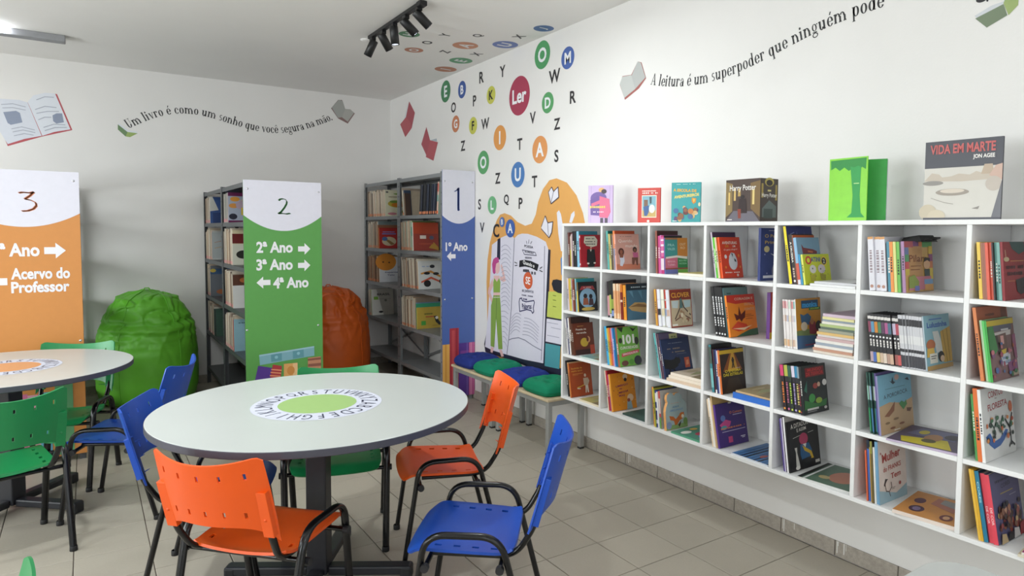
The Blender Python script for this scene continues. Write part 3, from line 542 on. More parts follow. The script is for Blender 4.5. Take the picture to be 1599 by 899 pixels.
end_panel(bc2, -1.935, -1.372, -2.06, 1.89, '5c9f50', [('num', 2, *(-1.652, 1.699), .118, '3f7d46'),
    T3('2ª Ano', (-1.720, 1.392), .085, .26), ('arrow', *(-1.505, 1.378), .092, .09, 1), T3('3ª Ano', (-1.722, 1.261), .085, .26), ('arrow', *(-1.507, 1.251), .092, .09, 1), ('arrow', *(-1.804, 1.128), .098, .09, -1), T3('4ª Ano', (-1.606, 1.121), .085, .26),
    ('p', [(-1.843, 0.585), (-1.439, 0.616), (-1.438, 0.540), (-1.838, 0.507)], '7fb0bd'), ('p', [(-1.760, 0.589), (-1.681, 0.594), (-1.682, 0.527), (-1.758, 0.523)], '5f98a4'), ('p', [(-1.601, 0.599), (-1.520, 0.606), (-1.518, 0.538), (-1.600, 0.531)], '5f98a4'), ('e', *(-1.721, 0.556), .012, .012, '8cc0cc'), ('e', *(-1.559, 0.570), .012, .012, '8cc0cc'), ('p', [(-1.843, 0.585), (-1.439, 0.616), (-1.439, 0.604), (-1.843, 0.573)], '9cc4d2'),
    ('p', [(-1.851, 0.504), (-1.754, 0.478), (-1.789, 0.158), (-1.924, 0.178)], '553590'), ('p', [(-1.747, 0.502), (-1.682, 0.485), (-1.715, 0.148), (-1.816, 0.162)], 'b0353f'), ('p', [(-1.759, 0.471), (-1.683, 0.456), (-1.685, 0.446), (-1.761, 0.462)], 'e0906a'), ('p', [(-1.764, 0.450), (-1.688, 0.434), (-1.690, 0.424), (-1.766, 0.440)], 'e0906a'), ('p', [(-1.769, 0.426), (-1.693, 0.412), (-1.695, 0.403), (-1.771, 0.416)], 'e0906a'),
    ('p', [(-1.668, 0.499), (-1.567, 0.498), (-1.564, 0.125), (-1.673, 0.141)], 'e0a865'), ('p', [(-1.602, 0.497), (-1.567, 0.498), (-1.564, 0.125), (-1.598, 0.130)], 'ecc08c'), ('e', *(-1.617, 0.443), .028, .035, 'd08f48'),
    ('p', [(-1.489, 0.528), (-1.389, 0.530), (-1.391, 0.100), (-1.492, 0.115)], 'c58a6a'), ('p', [(-1.489, 0.520), (-1.389, 0.523), (-1.390, 0.505), (-1.489, 0.505)], '8a5648'), ('p', [(-1.487, 0.479), (-1.389, 0.479), (-1.389, 0.456), (-1.488, 0.457)], '8f5a4a')],
    1.63, .115, [(-1.903, 1.824), (-1.391, 1.818), (-1.923, 0.778), (-1.405, 0.778)])
end_panel(bc3, -3.495, -2.918, -2.06, 1.885, 'd58f4b', [('num', 3, *(-3.184, 1.691), .125, 'cf7b54'), T3('5ª Ano', (-3.252, 1.386), .085, .238), ('arrow', *(-3.054, 1.380), .112, .10, 1), T3('Acervo do', (-3.130, 1.236), .073, .300), T3('Professor', (-3.133, 1.151), .073, .296), ('arrow', *(-3.351, 1.189), .105, .10, -1),
    ('r', -3.32, .05, -3.22, .47, 'd4739a'), ('r', -3.22, .05, -3.16, .46, 'e0a2b6'), ('r', -3.16, .05, -3.10, .47, '63aac4'), ('r', -3.08, .05, -2.985, .52, '69ac78')],
    1.62, .09, [(-2.947, 1.829), (-2.935, 0.788), (-3.46, 1.80), (-3.46, .72)])

# ------------------------------------------------------------------ bean bags
def bean_bag(name, label, loc, rx, ry, h, colour, seed, lean=(0, 0), dent=.0, seam=True):
    root = empty(name, loc); tag(root, label, 'bean bag', 'bean bags between the bookcases')
    m = mat(colour, .42, var=.05, scale=6, bump=.08, bscale=60)
    N, K = 200, 120; vs = []; fs = []
    prof = [(0, 0), (.84, .0), (.94, .03), (1.0, .13), (1.015, .28), (1.0, .42), (.975, .55), (.93, .66), (.86, .76), (.74, .855), (.56, .925), (.34, .97), (.15, .985), (0, .985)]
    d = [0]
    for a, b in zip(prof, prof[1:]): d.append(d[-1]+math.hypot(b[0]-a[0], b[1]-a[1]))
    rdg = lambda v: 1-abs(noise.noise(v))*2.2
    for i in range(K+1):
        s = d[-1]*i/K; r = float(np.interp(s, d, [p[0] for p in prof])); z = float(np.interp(s, d, [p[1] for p in prof]))
        for k in range(N):
            a = 2*math.pi*k/N; c, sn = math.cos(a), math.sin(a); front = max(0, -sn)
            q = Vector((r*c, r*sn, z*1.9+seed)); g = min(1, max(0, (z-.30)/.45))
            wq = q+Vector((noise.noise(q*2), noise.noise(q*2+Vector((5,0,0))), noise.noise(q*2+Vector((0,7,0)))))*.25
            off = noise.noise(q*1.7)*.05*g                                   # slumped lumps
            off += max(0, rdg(wq*1.9))**3*.050*g                             # soft ridges between pinches
            off -= max(0, rdg(Vector((wq.x*2.4, wq.y*2.4, wq.z*3.4))))**6*.055*g   # pinched creases
            off += noise.noise(Vector((q.x*6, q.y*6, q.z*7)))*.010*(.3+g)
            # long sag folds wrapping round under the seat hollow
            for zf, dp in ((.70, .085), (.61, .035), (.545, .022), (.49, .014)):
                zz0 = zf+.05*c*math.sin(seed)+.04*(1-front)+.02*noise.noise(Vector((c*2, sn*2, zf*9+seed)))
                off -= dent/.22*dp*math.exp(-((z-zz0)/.016)**2)*min(1, front*1.6+.15); off += dent/.22*dp*.55*math.exp(-((z-zz0+.035)/.03)**2)*min(1, front*1.6+.15)
            off -= dent*.55*front**2*math.exp(-((z-.80)/.09)**2)
            rr = max(0, r+off*min(1, r*2.5)); zz = z+(noise.noise(q*2.3)*.022+max(0, rdg(wq*2.2))**3*.018)*g*min(1, (1-r)*2+.3)
            vs.append((rr*c*rx+lean[0]*zz*h, rr*sn*ry+lean[1]*zz*h, max(0, zz)*h))
    for i in range(K):
        for k in range(N): fs.append((i*N+k, i*N+(k+1) % N, (i+1)*N+(k+1) % N, (i+1)*N+k))
    mb = MB(); mb.add(vs, fs, m, True); mb.build('bag', root)
    # welt seams
    if seam:
        for ang in (-35, 35, 150, 210):
            k = int((ang-90) % 360/360*N); pts = [Vector(vs[i*N+k])*1.004 for i in range(10, K-4, 2)]
            mb = MB(); mb.tube(pts, .0035, m, 6); mb.build('seam', root)
    # tuft loop on the crown
    mb = MB(); top = Vector((lean[0]*h, lean[1]*h-.02, h)); mb.tube([top+Vector((-.03, 0, -.01)), top+Vector((-.015, 0, .012)), top+Vector((.015, 0, .012)), top+Vector((.03, 0, -.01))], .006, m, 6); mb.build('pull_loop', root)
    return root
bean_bag('bean_bag', 'large green bean bag between the orange and green end panels', (-2.455, -.45, 0), .395, .40, .985, '68bd34', 3.1, dent=.22)
bean_bag('bean_bag', 'orange bean bag behind the green end panel, beside grey bookcase', (-.845, -.47, 0), .40, .40, .955, 'd9611c', 8.4, lean=(-.02, 0), dent=.12)

# ------------------------------------------------------------------ benches and cushions
al = mat('a7a8a6', .4, .35, .03); wood = mat('cdbb9a', .5, var=.10, scale=14); 
def bench(y0, y1, label):
    root = empty('bench', (-.19, (y0+y1)/2, 0)); tag(root, label, 'bench', 'low benches under the mural'); L = (y1-y0)/2; D = .155; H = .392
    mb = MB(); mb.box((-D-.012, -L, H-.02), (D+.012, L, H), wood); bevel(mb.build('bench_top', root), .006, 3)
    for sx in (-1, 1):
        for sy in (-1, 1):
            x, y = sx*(D-.018), sy*(L-.03); mb = MB(); mb.box((x-.0175, y-.0175, .012), (x+.0175, y+.0175, H-.0205), al); lg = bevel(mb.build('leg', root), .004, 2)
            mb = MB(); mb.box((x-.017, y-.017, 0), (x+.017, y+.017, .012), mat('2c2c2e', .6)); mb.build('foot_cap', lg)
        mb = MB(); mb.box((sx*(D-.018)-.0125, -L+.048, H-.055), (sx*(D-.018)+.0125, L-.048, H-.0205), al); mb.build('rail', root)
    for sy in (-1, 1):
        mb = MB(); mb.box((-D+.036, sy*(L-.03)-.0125, H-.055), (D-.036, sy*(L-.03)+.0125, H-.0205), al); mb.build('end_rail', root)
bench(-2.96, -2.27, 'low bench of pale wood with grey legs, left one under mural'); bench(-3.735, -3.00, 'low bench of pale wood with grey legs, right one next to shelf')
def cushion(yc, ly, label, colour, seed):
    root = empty('cushion', (-.19, yc, .393)); tag(root, label, 'cushion', 'tufted seat cushions on the benches'); m = mat(colour, .8, var=.06, scale=25, bump=.12, bscale=250, spec=.25)
    n = 44; W, L = .165, ly/2; tuft = [(a, b) for a in (-.42, .42) for b in (-.42, .42)]+[(0, 0)]
    def surf(u, v):
        e = (1-abs(u)**4)*(1-abs(v)**4); t = .085*max(e, 0)**.40
        for a, b in tuft: t -= .040*math.exp(-((u-a)**2+(v-b)**2)/.022)*max(e, 0)**.3
        for a, b in tuft:
            dd = math.hypot(u-a, v-b); th = math.atan2(v-b, u-a); t -= .006*math.exp(-dd*4)*abs(math.sin(th*3+seed))
        return max(t+noise.noise(Vector((u*4+seed, v*4, seed)))*.006*e, 0)
    vs = []; fs = []
    for i in range(n+1):
        for j in range(n+1):
            u, v = i/n*2-1, j/n*2-1
            # rounded square outline with gathered edge
            sq = (1-.10*(u*v)**2); px, py = u*sq, v*sq
            vs.append((px*W, py*L, .030+surf(u, v)*.80))
    o = len(vs)
    for i in range(n+1):
        for j in range(n+1):
            u, v = i/n*2-1, j/n*2-1; sq = (1-.10*(u*v)**2); vs.append((u*sq*W, v*sq*L, .030-min(.029, surf(u, v)*.6)))
    for i in range(n):
        for j in range(n):
            a, b, c, d = i*(n+1)+j, (i+1)*(n+1)+j, (i+1)*(n+1)+j+1, i*(n+1)+j+1; fs += [(a, b, c, d), (o+d, o+c, o+b, o+a)]
    mb = MB(); mb.add(vs, fs, m, True); mb.build('cover', root)
    for a, b in tuft:
        mb = MB(); mb.lathe([(0, .004), (.006, .002), (.008, 0)], m, 8, Matrix.Translation((a*W, b*L, .030+surf(a, b)*.80))); mb.build('tuft_button', root)
cushion(-2.435, .335, 'dark blue tufted cushion at the far left of the benches', '22327c', 1); cushion(-2.785, .335, 'green tufted cushion on the left bench', '138060', 2.2)
cushion(-3.18, .335, 'dark blue tufted cushion on the right bench', '25368a', 3.7); cushion(-3.535, .345, 'green tufted cushion nearest the white book shelf', '12805c', 5.1)

# ------------------------------------------------------------------ round tables
def table(label, c, rad, H, disc_c, rot, baserot, tone):
    root = empty('round_table', (*c, 0)); tag(root, label, 'table', 'round white tables')
    white = mat('cacfcc', .28, var=.01, scale=4); edge = mat('4a4a55', .45, var=.03); dark = mat('26272c', .42, var=.04)
    mb = MB(); mb.lathe([(0, H), (rad-.004, H), (rad-.002, H-.001)], white, 128, smooth=False); mb.build('table_top', root)
    mb = MB(); mb.lathe([(rad-.002, H-.0012), (rad, H-.003), (rad, H-.026), (rad-.003, H-.029), (0, H-.029)], edge, 128, smooth=False); mb.build('edge_band', root)
    ring_m = MB(); add_print(ring_m, [('e', 0, 0, rad*.415, rad*.415, 'd2d5e4', 72)], o=(0,0,H), u=(math.cos(rot), math.sin(rot), 0), v=(-math.sin(rot), math.cos(rot), 0), base=.0006, rough=.8)
    rg = ring_m.build('alphabet_ring', root)
    mb = MB(); add_print(mb, [('e', 0, 0, rad*.25, rad*.25, disc_c, 64)], o=(0,0,H), u=(1,0,0), v=(0,1,0), base=.0010, rough=.8); mb.build('centre_disc', rg)
    mb = MB(); its = []
    for i, ch in enumerate('ABCDEFGHIJKLMNOPQRSTUVWXYZ'):
        a = rot-2*math.pi*i/26; r = rad*.335
        vv = glyphs(ch, 0)[0]; xs = [q[0] for q in vv]; ys = [q[1] for q in vv]; wd = rad*.105*(max(xs)-min(xs))/(max(ys)-min(ys))*.62
        its.append(('t', ch, r*math.cos(a), r*math.sin(a), rad*.105, '3a3c55', wd, math.degrees(a)-90, 0))
    add_print(mb, its, o=(0,0,H), u=(1,0,0), v=(0,1,0), base=.0011, step=0); mb.build('letters', rg)
    mb = MB(); M = Matrix.Rotation(baserot, 4, 'Z'); mb.box((-.043, -.043, .03), (.043, .043, H-.045), dark, M); bevel(mb.build('column', root), .006, 2)
    mb = MB(); mb.box((-.30, -.025, H-.045), (.30, .025, H-.0295), dark, M); mb.box((-.025, -.30, H-.0448), (.025, .30, H-.0297), dark, M); mb.build('top_support', root)
    for k in range(4):
        Mk = M @ Matrix.Rotation(R(90*k), 4, 'Z'); mb = MB(); mb.box((.043, -.03, .022), (.40, .03, .062), dark, Mk); ft = bevel(mb.build('foot', root), .008, 2)
        mb = MB(); mb.box((.355, -.032, 0), (.405, .032, .060), mat('1d1e21', .6), Mk); bevel(mb.build('foot_pad', ft), .01, 2)
    return root
table('round white table with green centre disc, in the middle', (-2.084, -4.491), .647, .775, '9dbf76', R(-33), R(-33), 0)
table('round white table with orange centre disc, at the left edge', (-3.254, -2.818), .576, .775, 'd99a66', R(-33), R(-42), 0)
# laminate desk corner near the photographer
root = empty('desk', (-1.70, -7.02, 0)); tag(root, 'pale grey desk with rounded corner at the bottom right', 'table'); dm = mat('b9bbb9', .5, var=.02)
mb = MB(); q = []
for (cx, cy, a0) in [(.36, .24, 0), (-.36, .24, 90), (-.36, -.24, 180), (.36, -.24, 270)]:
    for k in range(11): a = R(a0+9*k); q.append((cx+.09*math.cos(a), cy+.09*math.sin(a)))
n = len(q); mb.add([(x, y, .775) for x, y in q]+[(x, y, .750) for x, y in q], [tuple(range(n)), tuple(range(n, 2*n))[::-1]]+[(i, n+i, n+(i+1) % n, (i+1) % n) for i in range(n)], dm); bevel(mb.build('desk_top', root), .004, 2)
for sx in (-1, 1):
    for sy in (-1, 1):
        mb = MB(); mb.tube([(sx*.38, sy*.26, 0), (sx*.38, sy*.26, .7495)], .016, mat('8d9093', .4, .4), 12); mb.build('leg', root)

# ------------------------------------------------------------------ stacking armchairs
black = mat('0d0d0f', .24, var=.02); 
def grid_shell(us, vs_, fn, holes, th, m, normal_flip=False):
    """thin plastic shell over a grid with punched slots"""
    nu, nv = len(us), len(vs_); V = [Vector(fn(u, v)) for u in us for v in vs_]; idx = lambda i, j: i*nv+j
    N = []
    for i in range(nu):
        for j in range(nv):
            du = V[idx(min(i+1, nu-1), j)]-V[idx(max(i-1, 0), j)]; dv = V[idx(i, min(j+1, nv-1))]-V[idx(i, max(j-1, 0))]
            N.append(du.cross(dv).normalized()*(-1 if normal_flip else 1))
    solid = {}
    for i in range(nu-1):
        for j in range(nv-1):
            cu, cv = (us[i]+us[i+1])/2, (vs_[j]+vs_[j+1])/2
            solid[i, j] = not any(a < cu < b and c < cv < d for a, b, c, d in holes)
    P = V+[v-n*th for v, n in zip(V, N)]; o = len(V); F = []
    for (i, j), s in solid.items():
        if not s: continue
        a, b, c, d = idx(i, j), idx(i+1, j), idx(i+1, j+1), idx(i, j+1); F += [(a, b, c, d), (o+d, o+c, o+b, o+a)]
        for (e, f, nb) in [(a, b, (i, j-1)), (b, c, (i+1, j)), (c, d, (i, j+1)), (d, a, (i-1, j))]:
            if not solid.get(nb, False): F.append((f, e, o+e, o+f))
    if normal_flip: F = [f[::-1] for f in F]
    mb = MB(); mb.add(P, F, m, True); mb.crease = True; return mb
def lines_with(lo, hi, n, cuts):
    s = [lo+(hi-lo)*i/n for i in range(n+1)]; s = [x for x in s if all(abs(x-c) > .012 for c in cuts)]+list(cuts); return sorted(s)
def make_chair(label, colour):
    root = empty('armchair', (0,0,0)); tag(root, label, 'chair')
    pl = mat(colour, .36, var=.025, scale=8, bump=.02, bscale=500)
    # seat: u across (-1..1), v back..front (-1..1)
    hol = []
    for s in (-1, 1):
        for v in (-.62, -.27, .08, .43): hol.append((s*.80-.035, s*.80+.035, v-.065, v+.065))
    us = lines_with(-1, 1, 26, sorted({round(x, 4) for h in hol for x in h[:2]})); vv = lines_with(-1, 1, 26, sorted({round(x, 4) for h in hol for x in h[2:]}))
    def seat(u, v):
        # superellipse-ish plan: square with rounded corners
        k = 1-.085*(abs(u)**7)*(abs(v)**5); wd = .205+.006*v; x = u*wd*k; y = .022+v*.188*(1-.05*(abs(u)**8)*(abs(v)**4))+.012*(1-u*u)*max(0, v)**3
        z = .424+.010*v-.012*(1-u*u)*(1-.4*v)-.030*max(0, (v-.66)/.34)**2+.012*max(0, -(v+.7)/.3)**2
        return (x, y, z)
    seat_o = grid_shell(us, vv, seat, hol, .010, pl).build('seat', root)
    # backrest
    hol = []
    for k in range(5): hol += [(-.72+.36*k-.022, -.72+.36*k+.022, .74, .83), (-.62+.31*k-.022, -.62+.31*k+.022, .16, .25)]
    us = lines_with(-1, 1, 30, sorted({round(x, 4) for h in hol for x in h[:2]})); vv = lines_with(0, 1, 18, sorted({round(x, 4) for h in hol for x in h[2:]}))
    def back(u, v):
        wd = .208-.006*v+.004*math.sin(v*3); x = u*wd
        lo = .556-.064*abs(u)**5; hi = .778+.030*abs(u)**2-.016*(max(0, abs(u)-.88)/.12)**2
        z = lo+(hi-lo)*v; y = -.216-.085*((z-.5)/.30)-.066*(1-u*u)
        return (x, y, z)
    grid_shell(us, vv, back, hol, .007, pl, True).build('backrest', root)
    for s in (-1, 1):
        M = Matrix.Translation((s*.187, -.268, .600)) @ Matrix.Rotation(R(15), 4, 'X')
        mb = MB(); mb.box((-.020, -.007, -.088), (.020, .016, .085), pl, M)
        for z in (-.075, -.01, .055):
            mb.add([M @ Vector((-s*.020, .0, z)), M @ Vector((-s*.020, .012, z)), M @ Vector((-s*.058, .022, z)), M @ Vector((-s*.020, 0, z+.004)), M @ Vector((-s*.020, .012, z+.004)), M @ Vector((-s*.058, .022, z+.004))], [(0,1,2), (5,4,3), (0,2,5,3), (0,3,4,1), (1,4,5,2)], pl)
        sk_ = bevel(mb.build('back_socket', root), .004, 2)
        mb = MB(); mb.lathe([(0, .003), (.005, .002), (.006, 0)], pl, 8, M @ Matrix.Translation((0, -.007, -.02)) @ Matrix.Rotation(R(90), 4, 'X')); mb.build('screw', sk_)
    for s in (-1, 1):
        p = arc_path([(s*.223, .209, .0), (s*.234, .135, .490), (s*.236, -.125, .490), (s*.226, -.25, .0)], [.075, .075], 8)
        mb = MB(); mb.tube(p, .0155, black, 14, up0=(1, 0, 0), r2=.0112); lf = mb.build('leg_and_arm_frame', root)
        for (x, y) in [(s*.223, .209), (s*.226, -.25)]:
            mb = MB(); mb.lathe([(0, 0), (.0165, 0), (.017, .004), (.0166, .022), (.0145, .024)], mat('101012', .6), 12, Matrix.Translation((x, y, 0))); mb.build('foot_cap', lf)
        p = arc_path([(s*.165, .12, .398), (s*.168, -.17, .393), (s*.186, -.232, .50), (s*.186, -.25, .555)], [.06, .03], 8)
        mb = MB(); mb.tube(p, .0135, black, 12, up0=(1, 0, 0), r2=.0105); mb.build('back_support', root)
    for y in (.132, -.125):
        mb = MB(); mb.tube([(-.238, y, .380), (.238, y, .380)], .0095, black, 10); cb = mb.build('crossbar', root)
        for s in (-1, 1):
            mb = MB(); mb.tube([(s*.236, y, .380), (s*.256, y, .380)], .0145, mat('222226', .5), 12); mb.build('end_cap', cb)
    return root
ORG, BLU, GRN = 'ee5a12', '164cb2', '1c8b4e'
def put(o, x, y, deg): o.location = (x, y, 0); o.rotation_euler = (0, 0, R(deg-90))
G4 = {}
for label, colour, x, y, deg in [
    ('orange plastic armchair seen from behind, in front of middle table', ORG, -2.362, -4.823, 42.5),
    ('orange plastic armchair at the right side of middle table', ORG, -1.49, -4.493, 162),
    ('blue plastic armchair in the right foreground, side on', BLU, -1.718, -5.242, 142.5),
    ('blue plastic armchair left of the middle table, behind orange chair', BLU, -2.437, -4.206, -22),
    ('blue plastic armchair between the two round tables, seat towards orange table', BLU, -2.755, -3.095, 156),
    ('green plastic armchair at the far side of the middle table', GRN, -1.896, -4.143, -108.9),
    ('green plastic armchair seen from behind at left edge', GRN, -3.262, -3.41, 106),
    ('green plastic armchair at the far side of the left table', GRN, -3.05, -2.485, -110),
    ('green plastic armchair cut off in the bottom left corner', GRN, -3.365, -5.688, 165)]:
    if colour not in G4: o = G4[colour] = make_chair(label, colour)
    else: o = copy_tree(G4[colour]); o['label'] = label
    o['group'] = 'armchairs round the tables'; put(o, x, y, deg)

# ------------------------------------------------------------------ ceiling fixtures
def track(label, x, ya, yb, aims, power):
    root = empty('track_light', (x, (ya+yb)/2, 3.0)); tag(root, label, 'track light', 'black ceiling tracks with spotlights'); L = (yb-ya)/2; bk = mat('161618', .4)
    mb = MB(); mb.box((-.018, -L, -.026), (.018, L, 0), bk); bevel(mb.build('track', root), .003, 1)
    mb = MB(); mb.box((-.026, -L-.012, -.034), (.026, -L+.05, -.001), bk); bevel(mb.build('feed_box', root), .004, 1)
    n = len(aims)
    for i, a in enumerate(aims):
        y = -L+.07+(2*L-.13)*i/(n-1); base = Vector((0, y, -.075)); d = Vector(a).normalized()
        mb = MB(); mb.box((-.016, y-.025, -.050), (.016, y+.025, -.0265), bk); mb.tube([(0, y, -.050), (0, y, -.080)], .011, bk, 10)
        q = d.to_track_quat('Z', 'Y').to_matrix().to_4x4(); M = Matrix.Translation(base) @ q
        mb.lathe([(0, -.03), (.028, -.03), (.030, -.026), (.030, .095), (.0265, .095), (.0255, .088), (0, .088)], bk, 20, M)
        sp = mb.build('spotlight', root)
        mb = MB(); mb.disc(.0245, .0905, emit('dfeaff', 5), 20); lens = mb.build('lens', sp); lens.matrix_basis = M
        spot(Vector(root.location)+base+d*.11, Vector(root.location)+base+d*2, power[i])
    return root
track('black ceiling track with five spotlights aimed at the lettered wall', -1.074, -3.33, -2.35, [(.78, -.22, -.78), (.78, -.22, -.8), (.12, .05, -1), (.6, .12, -.85), (-.38, .30, -1)], [SPOT_POWER, SPOT_POWER*.8, SPOT_POWER*.3, SPOT_POWER*.2, SPOT_POWER*.2])
track('black ceiling track with spotlights outside the frame, over the white shelf', -1.074, -5.75, -4.75, [(.80, .05, -.72), (.8, .1, -.8), (.8, -.1, -.75), (.8, .15, -.7), (.8, .25, -.7)], [SPOT_POWER*.22]*5)
def batten(label, x0, x1, y):
    root = empty('tube_light', ((x0+x1)/2, y, 3.0)); tag(root, label, 'ceiling light', 'ceiling lamps'); L = (x1-x0)/2
    mb = MB(); mb.box((-L, -.05, -.05), (L, .05, 0), mat('8f9093', .5)); bevel(mb.build('housing', root), .006, 2)
    mb = MB(); mb.tube([(-L+.05, -.075, -.032), (L-.36, -.075, -.032)], .016, emit('f4f9ff', 24), 12); mb.build('tube', root)
batten('white tube light on the ceiling at the top left edge', -4.2, -2.98, -.93)
for i, (x, y) in enumerate(LAMPS):
    root = empty('ceiling_lamp', (x, y, 3.0)); tag(root, ['round white ceiling lamp over the left table, outside the frame', 'round white ceiling lamp over the middle table, outside the frame', 'round white ceiling lamp behind the photographer on the left', 'round white ceiling lamp behind the photographer on the right'][i], 'ceiling light', 'ceiling lamps')
    mb = MB(); mb.lathe([(0, 0), (.16, 0), (.16, -.05), (.15, -.06)], mat('e8e8e8', .5), 32); mb.build('rim', root)
    mb = MB(); mb.disc(.15, -.055, emit('ffffff', 3), 32, up=False); mb.build('diffuser', root)
mb = MB(); mb.lathe([(0, -.012), (.030, -.012), (.042, -.006), (.045, 0)], mat('eceae8', .5), 24, Matrix.Translation((-1.062, -2.235, 3.0))); tag(mb.build('ceiling_rosette'), 'small white ceiling rosette at the end of the black track', 'fitting')
# ------------------------------------------------------------------ the white cubby shelf on the right wall
shw = mat('ececeb', .42, var=.012, scale=5)
DIV = [-3.851, -4.250, -4.667, -5.080, -5.504, -5.906, -6.315, -6.722]
ZT, ZB, XF, PT = 1.580, .427, -.327, .018
LEV = [ZT-PT, 1.2915-PT/2, 1.0035-PT/2, .7155-PT/2, ZB]       # undersides; shelf k top = LEV[k]+PT
shelf = empty('cubby_shelf', (XF, (DIV[0]+DIV[-1])/2, ZB)); tag(shelf, 'long white cubby shelf hung on the right wall, four rows of books', 'shelf')
SO = -Vector(shelf.location)
def sbox(name, a, b): mb = MB(); mb.box(Vector(a)+SO, Vector(b)+SO, shw); return bevel(mb.build(name, shelf), .0012, 1)
sbox('top_board', (XF, DIV[-1]-PT/2, ZT-PT), (-.001, DIV[0]+PT/2, ZT)); sbox('bottom_board', (XF, DIV[-1]-PT/2, ZB), (-.001, DIV[0]+PT/2, ZB+PT))
for i, y in enumerate(DIV): sbox('side_panel' if i in (0, 7) else 'divider', (XF+.0005, y-PT/2, ZB+PT+.0003), (-.0100, y+PT/2, ZT-PT-.0003))
for c in range(7):
    for k in (1, 2, 3): sbox('shelf_board', (XF+.001, DIV[c+1]+PT/2+.0003, LEV[k]), (-.0075, DIV[c]-PT/2-.0003, LEV[k]+PT))
    sbox('back_panel', (-.007, DIV[c+1]+.001, ZB+PT), (-.0015, DIV[c]-.001, ZT-PT))

# ------------------------------------------------------------------ books
PAGE = mat('e6dfcf', .85, var=.04, scale=80)
def cname(h):
    r, g, b = [int(h[i:i+2], 16)/255 for i in (0, 2, 4)]; mx, mn = max(r, g, b), min(r, g, b); s = 0 if mx == 0 else (mx-mn)/mx
    if mx < .2: return 'black'
    if s < .12: return 'white' if mx > .82 else 'light grey' if mx > .6 else 'grey'
    hue = 0
    if mx != mn:
        hue = (60*((g-b)/(mx-mn)) % 360) if mx == r else 60*((b-r)/(mx-mn))+120 if mx == g else 60*((r-g)/(mx-mn))+240
    if s < .30 and mx > .75 and 15 < hue < 75: return 'cream'
    if hue < 12 or hue > 345: n = 'red' if s > .5 else 'pink'
    elif hue < 24: n = 'orange' if mx > .75 and s > .5 else 'brown'
    elif hue < 42: n = 'orange' if mx > .78 and s > .55 else 'tan' if mx > .6 else 'brown'
    elif hue < 65: n = 'yellow' if s > .4 and mx > .7 else 'olive'
    elif hue < 80: n = 'lime'
    elif hue < 160: n = 'green'
    elif hue < 195: n = 'teal'
    elif hue < 255: n = 'blue'
    elif hue < 290: n = 'purple'
    elif hue < 325: n = 'mauve' if s < .45 else 'magenta'
    else: n = 'pink'
    return ('dark '+n if mx < .42 else 'pale '+n if s < .30 and mx > .6 else n)
def ink(h):
    r, g, b = [int(h[i:i+2], 16) for i in (0, 2, 4)]
    return '2a2a2e' if .3*r+.59*g+.11*b > 130 else 'ece8e0'
def book(label, M, t, h, w_, sc, cc, art=None, group=None, spine=None, sticker=None, cat='book', rough=.42):
    """local: x from spine into the shelf, y 0..-t (front cover at -t), z up"""
    S_, C_ = mat(sc, rough, var=.03), mat(cc, rough, var=.03)
    mb = MB(); e = .0022 if t > .007 else .0011
    mb.box((0, -t, 0), (e, 0, h), S_)                                   # spine
    mb.box((e, -t, 0), (w_, -t+e, h), C_); mb.box((e, -e, 0), (w_, 0, h), C_)   # boards
    if spine or sticker or art:
        if spine:
            its = []
            for (kind, *a) in spine:
                if kind == 'band': its.append(('r', 0, a[0]*h, t, a[1]*h, a[2]))
                elif kind == 'txt' and a[0] not in ('ABC', 'A CRUZERA', 'CORES', 'DE COR'):
                    rr = random.Random(len(its)*7+int(h*1e4)); z_ = (a[1]+a[2]/2)*h
                    while z_ > (a[1]-a[2]/2)*h:
                        q_ = rr.uniform(.004, .010); its.append(('r', t*.28, z_-q_, t*.72, z_, a[3])); z_ -= q_+rr.uniform(.0015, .005)
                elif kind == 'txt': its.append(('t', a[0], t/2, a[1]*h, t*.50, a[3], a[2]*h, -90, .02))
                elif kind == 'dot': its.append(('e', t/2, a[0]*h, t*.3, t*.3, a[1], 10))
            # spine faces -x : u = -y, v = z
            add_print(mb, its, o=(0, 0, 0), u=(0, -1, 0), v=(0, 0, 1), base=.0003, step=.00012)
        if sticker: add_print(mb, [('r', .0005, .006, t-.0005, .030, sticker)], o=(0, 0, 0), u=(0, -1, 0), v=(0, 0, 1), base=.0003)
    o = mb.build('book'); tag(o, label, cat, group); o.matrix_world = M
    pg = MB(); i = .003 if h > .12 else .002
    pg.box((e, -t+e, i), (w_-i, -e, h-i), PAGE); pg.build('pages', o)
    if art:
        a = MB(); add_print(a, art, o=(0, -t, 0), u=(1, 0, 0), v=(0, 0, 1), base=.0003, step=.00012, sx=w_, sy=h, rough=rough); a.build('cover_print', o)
    return o
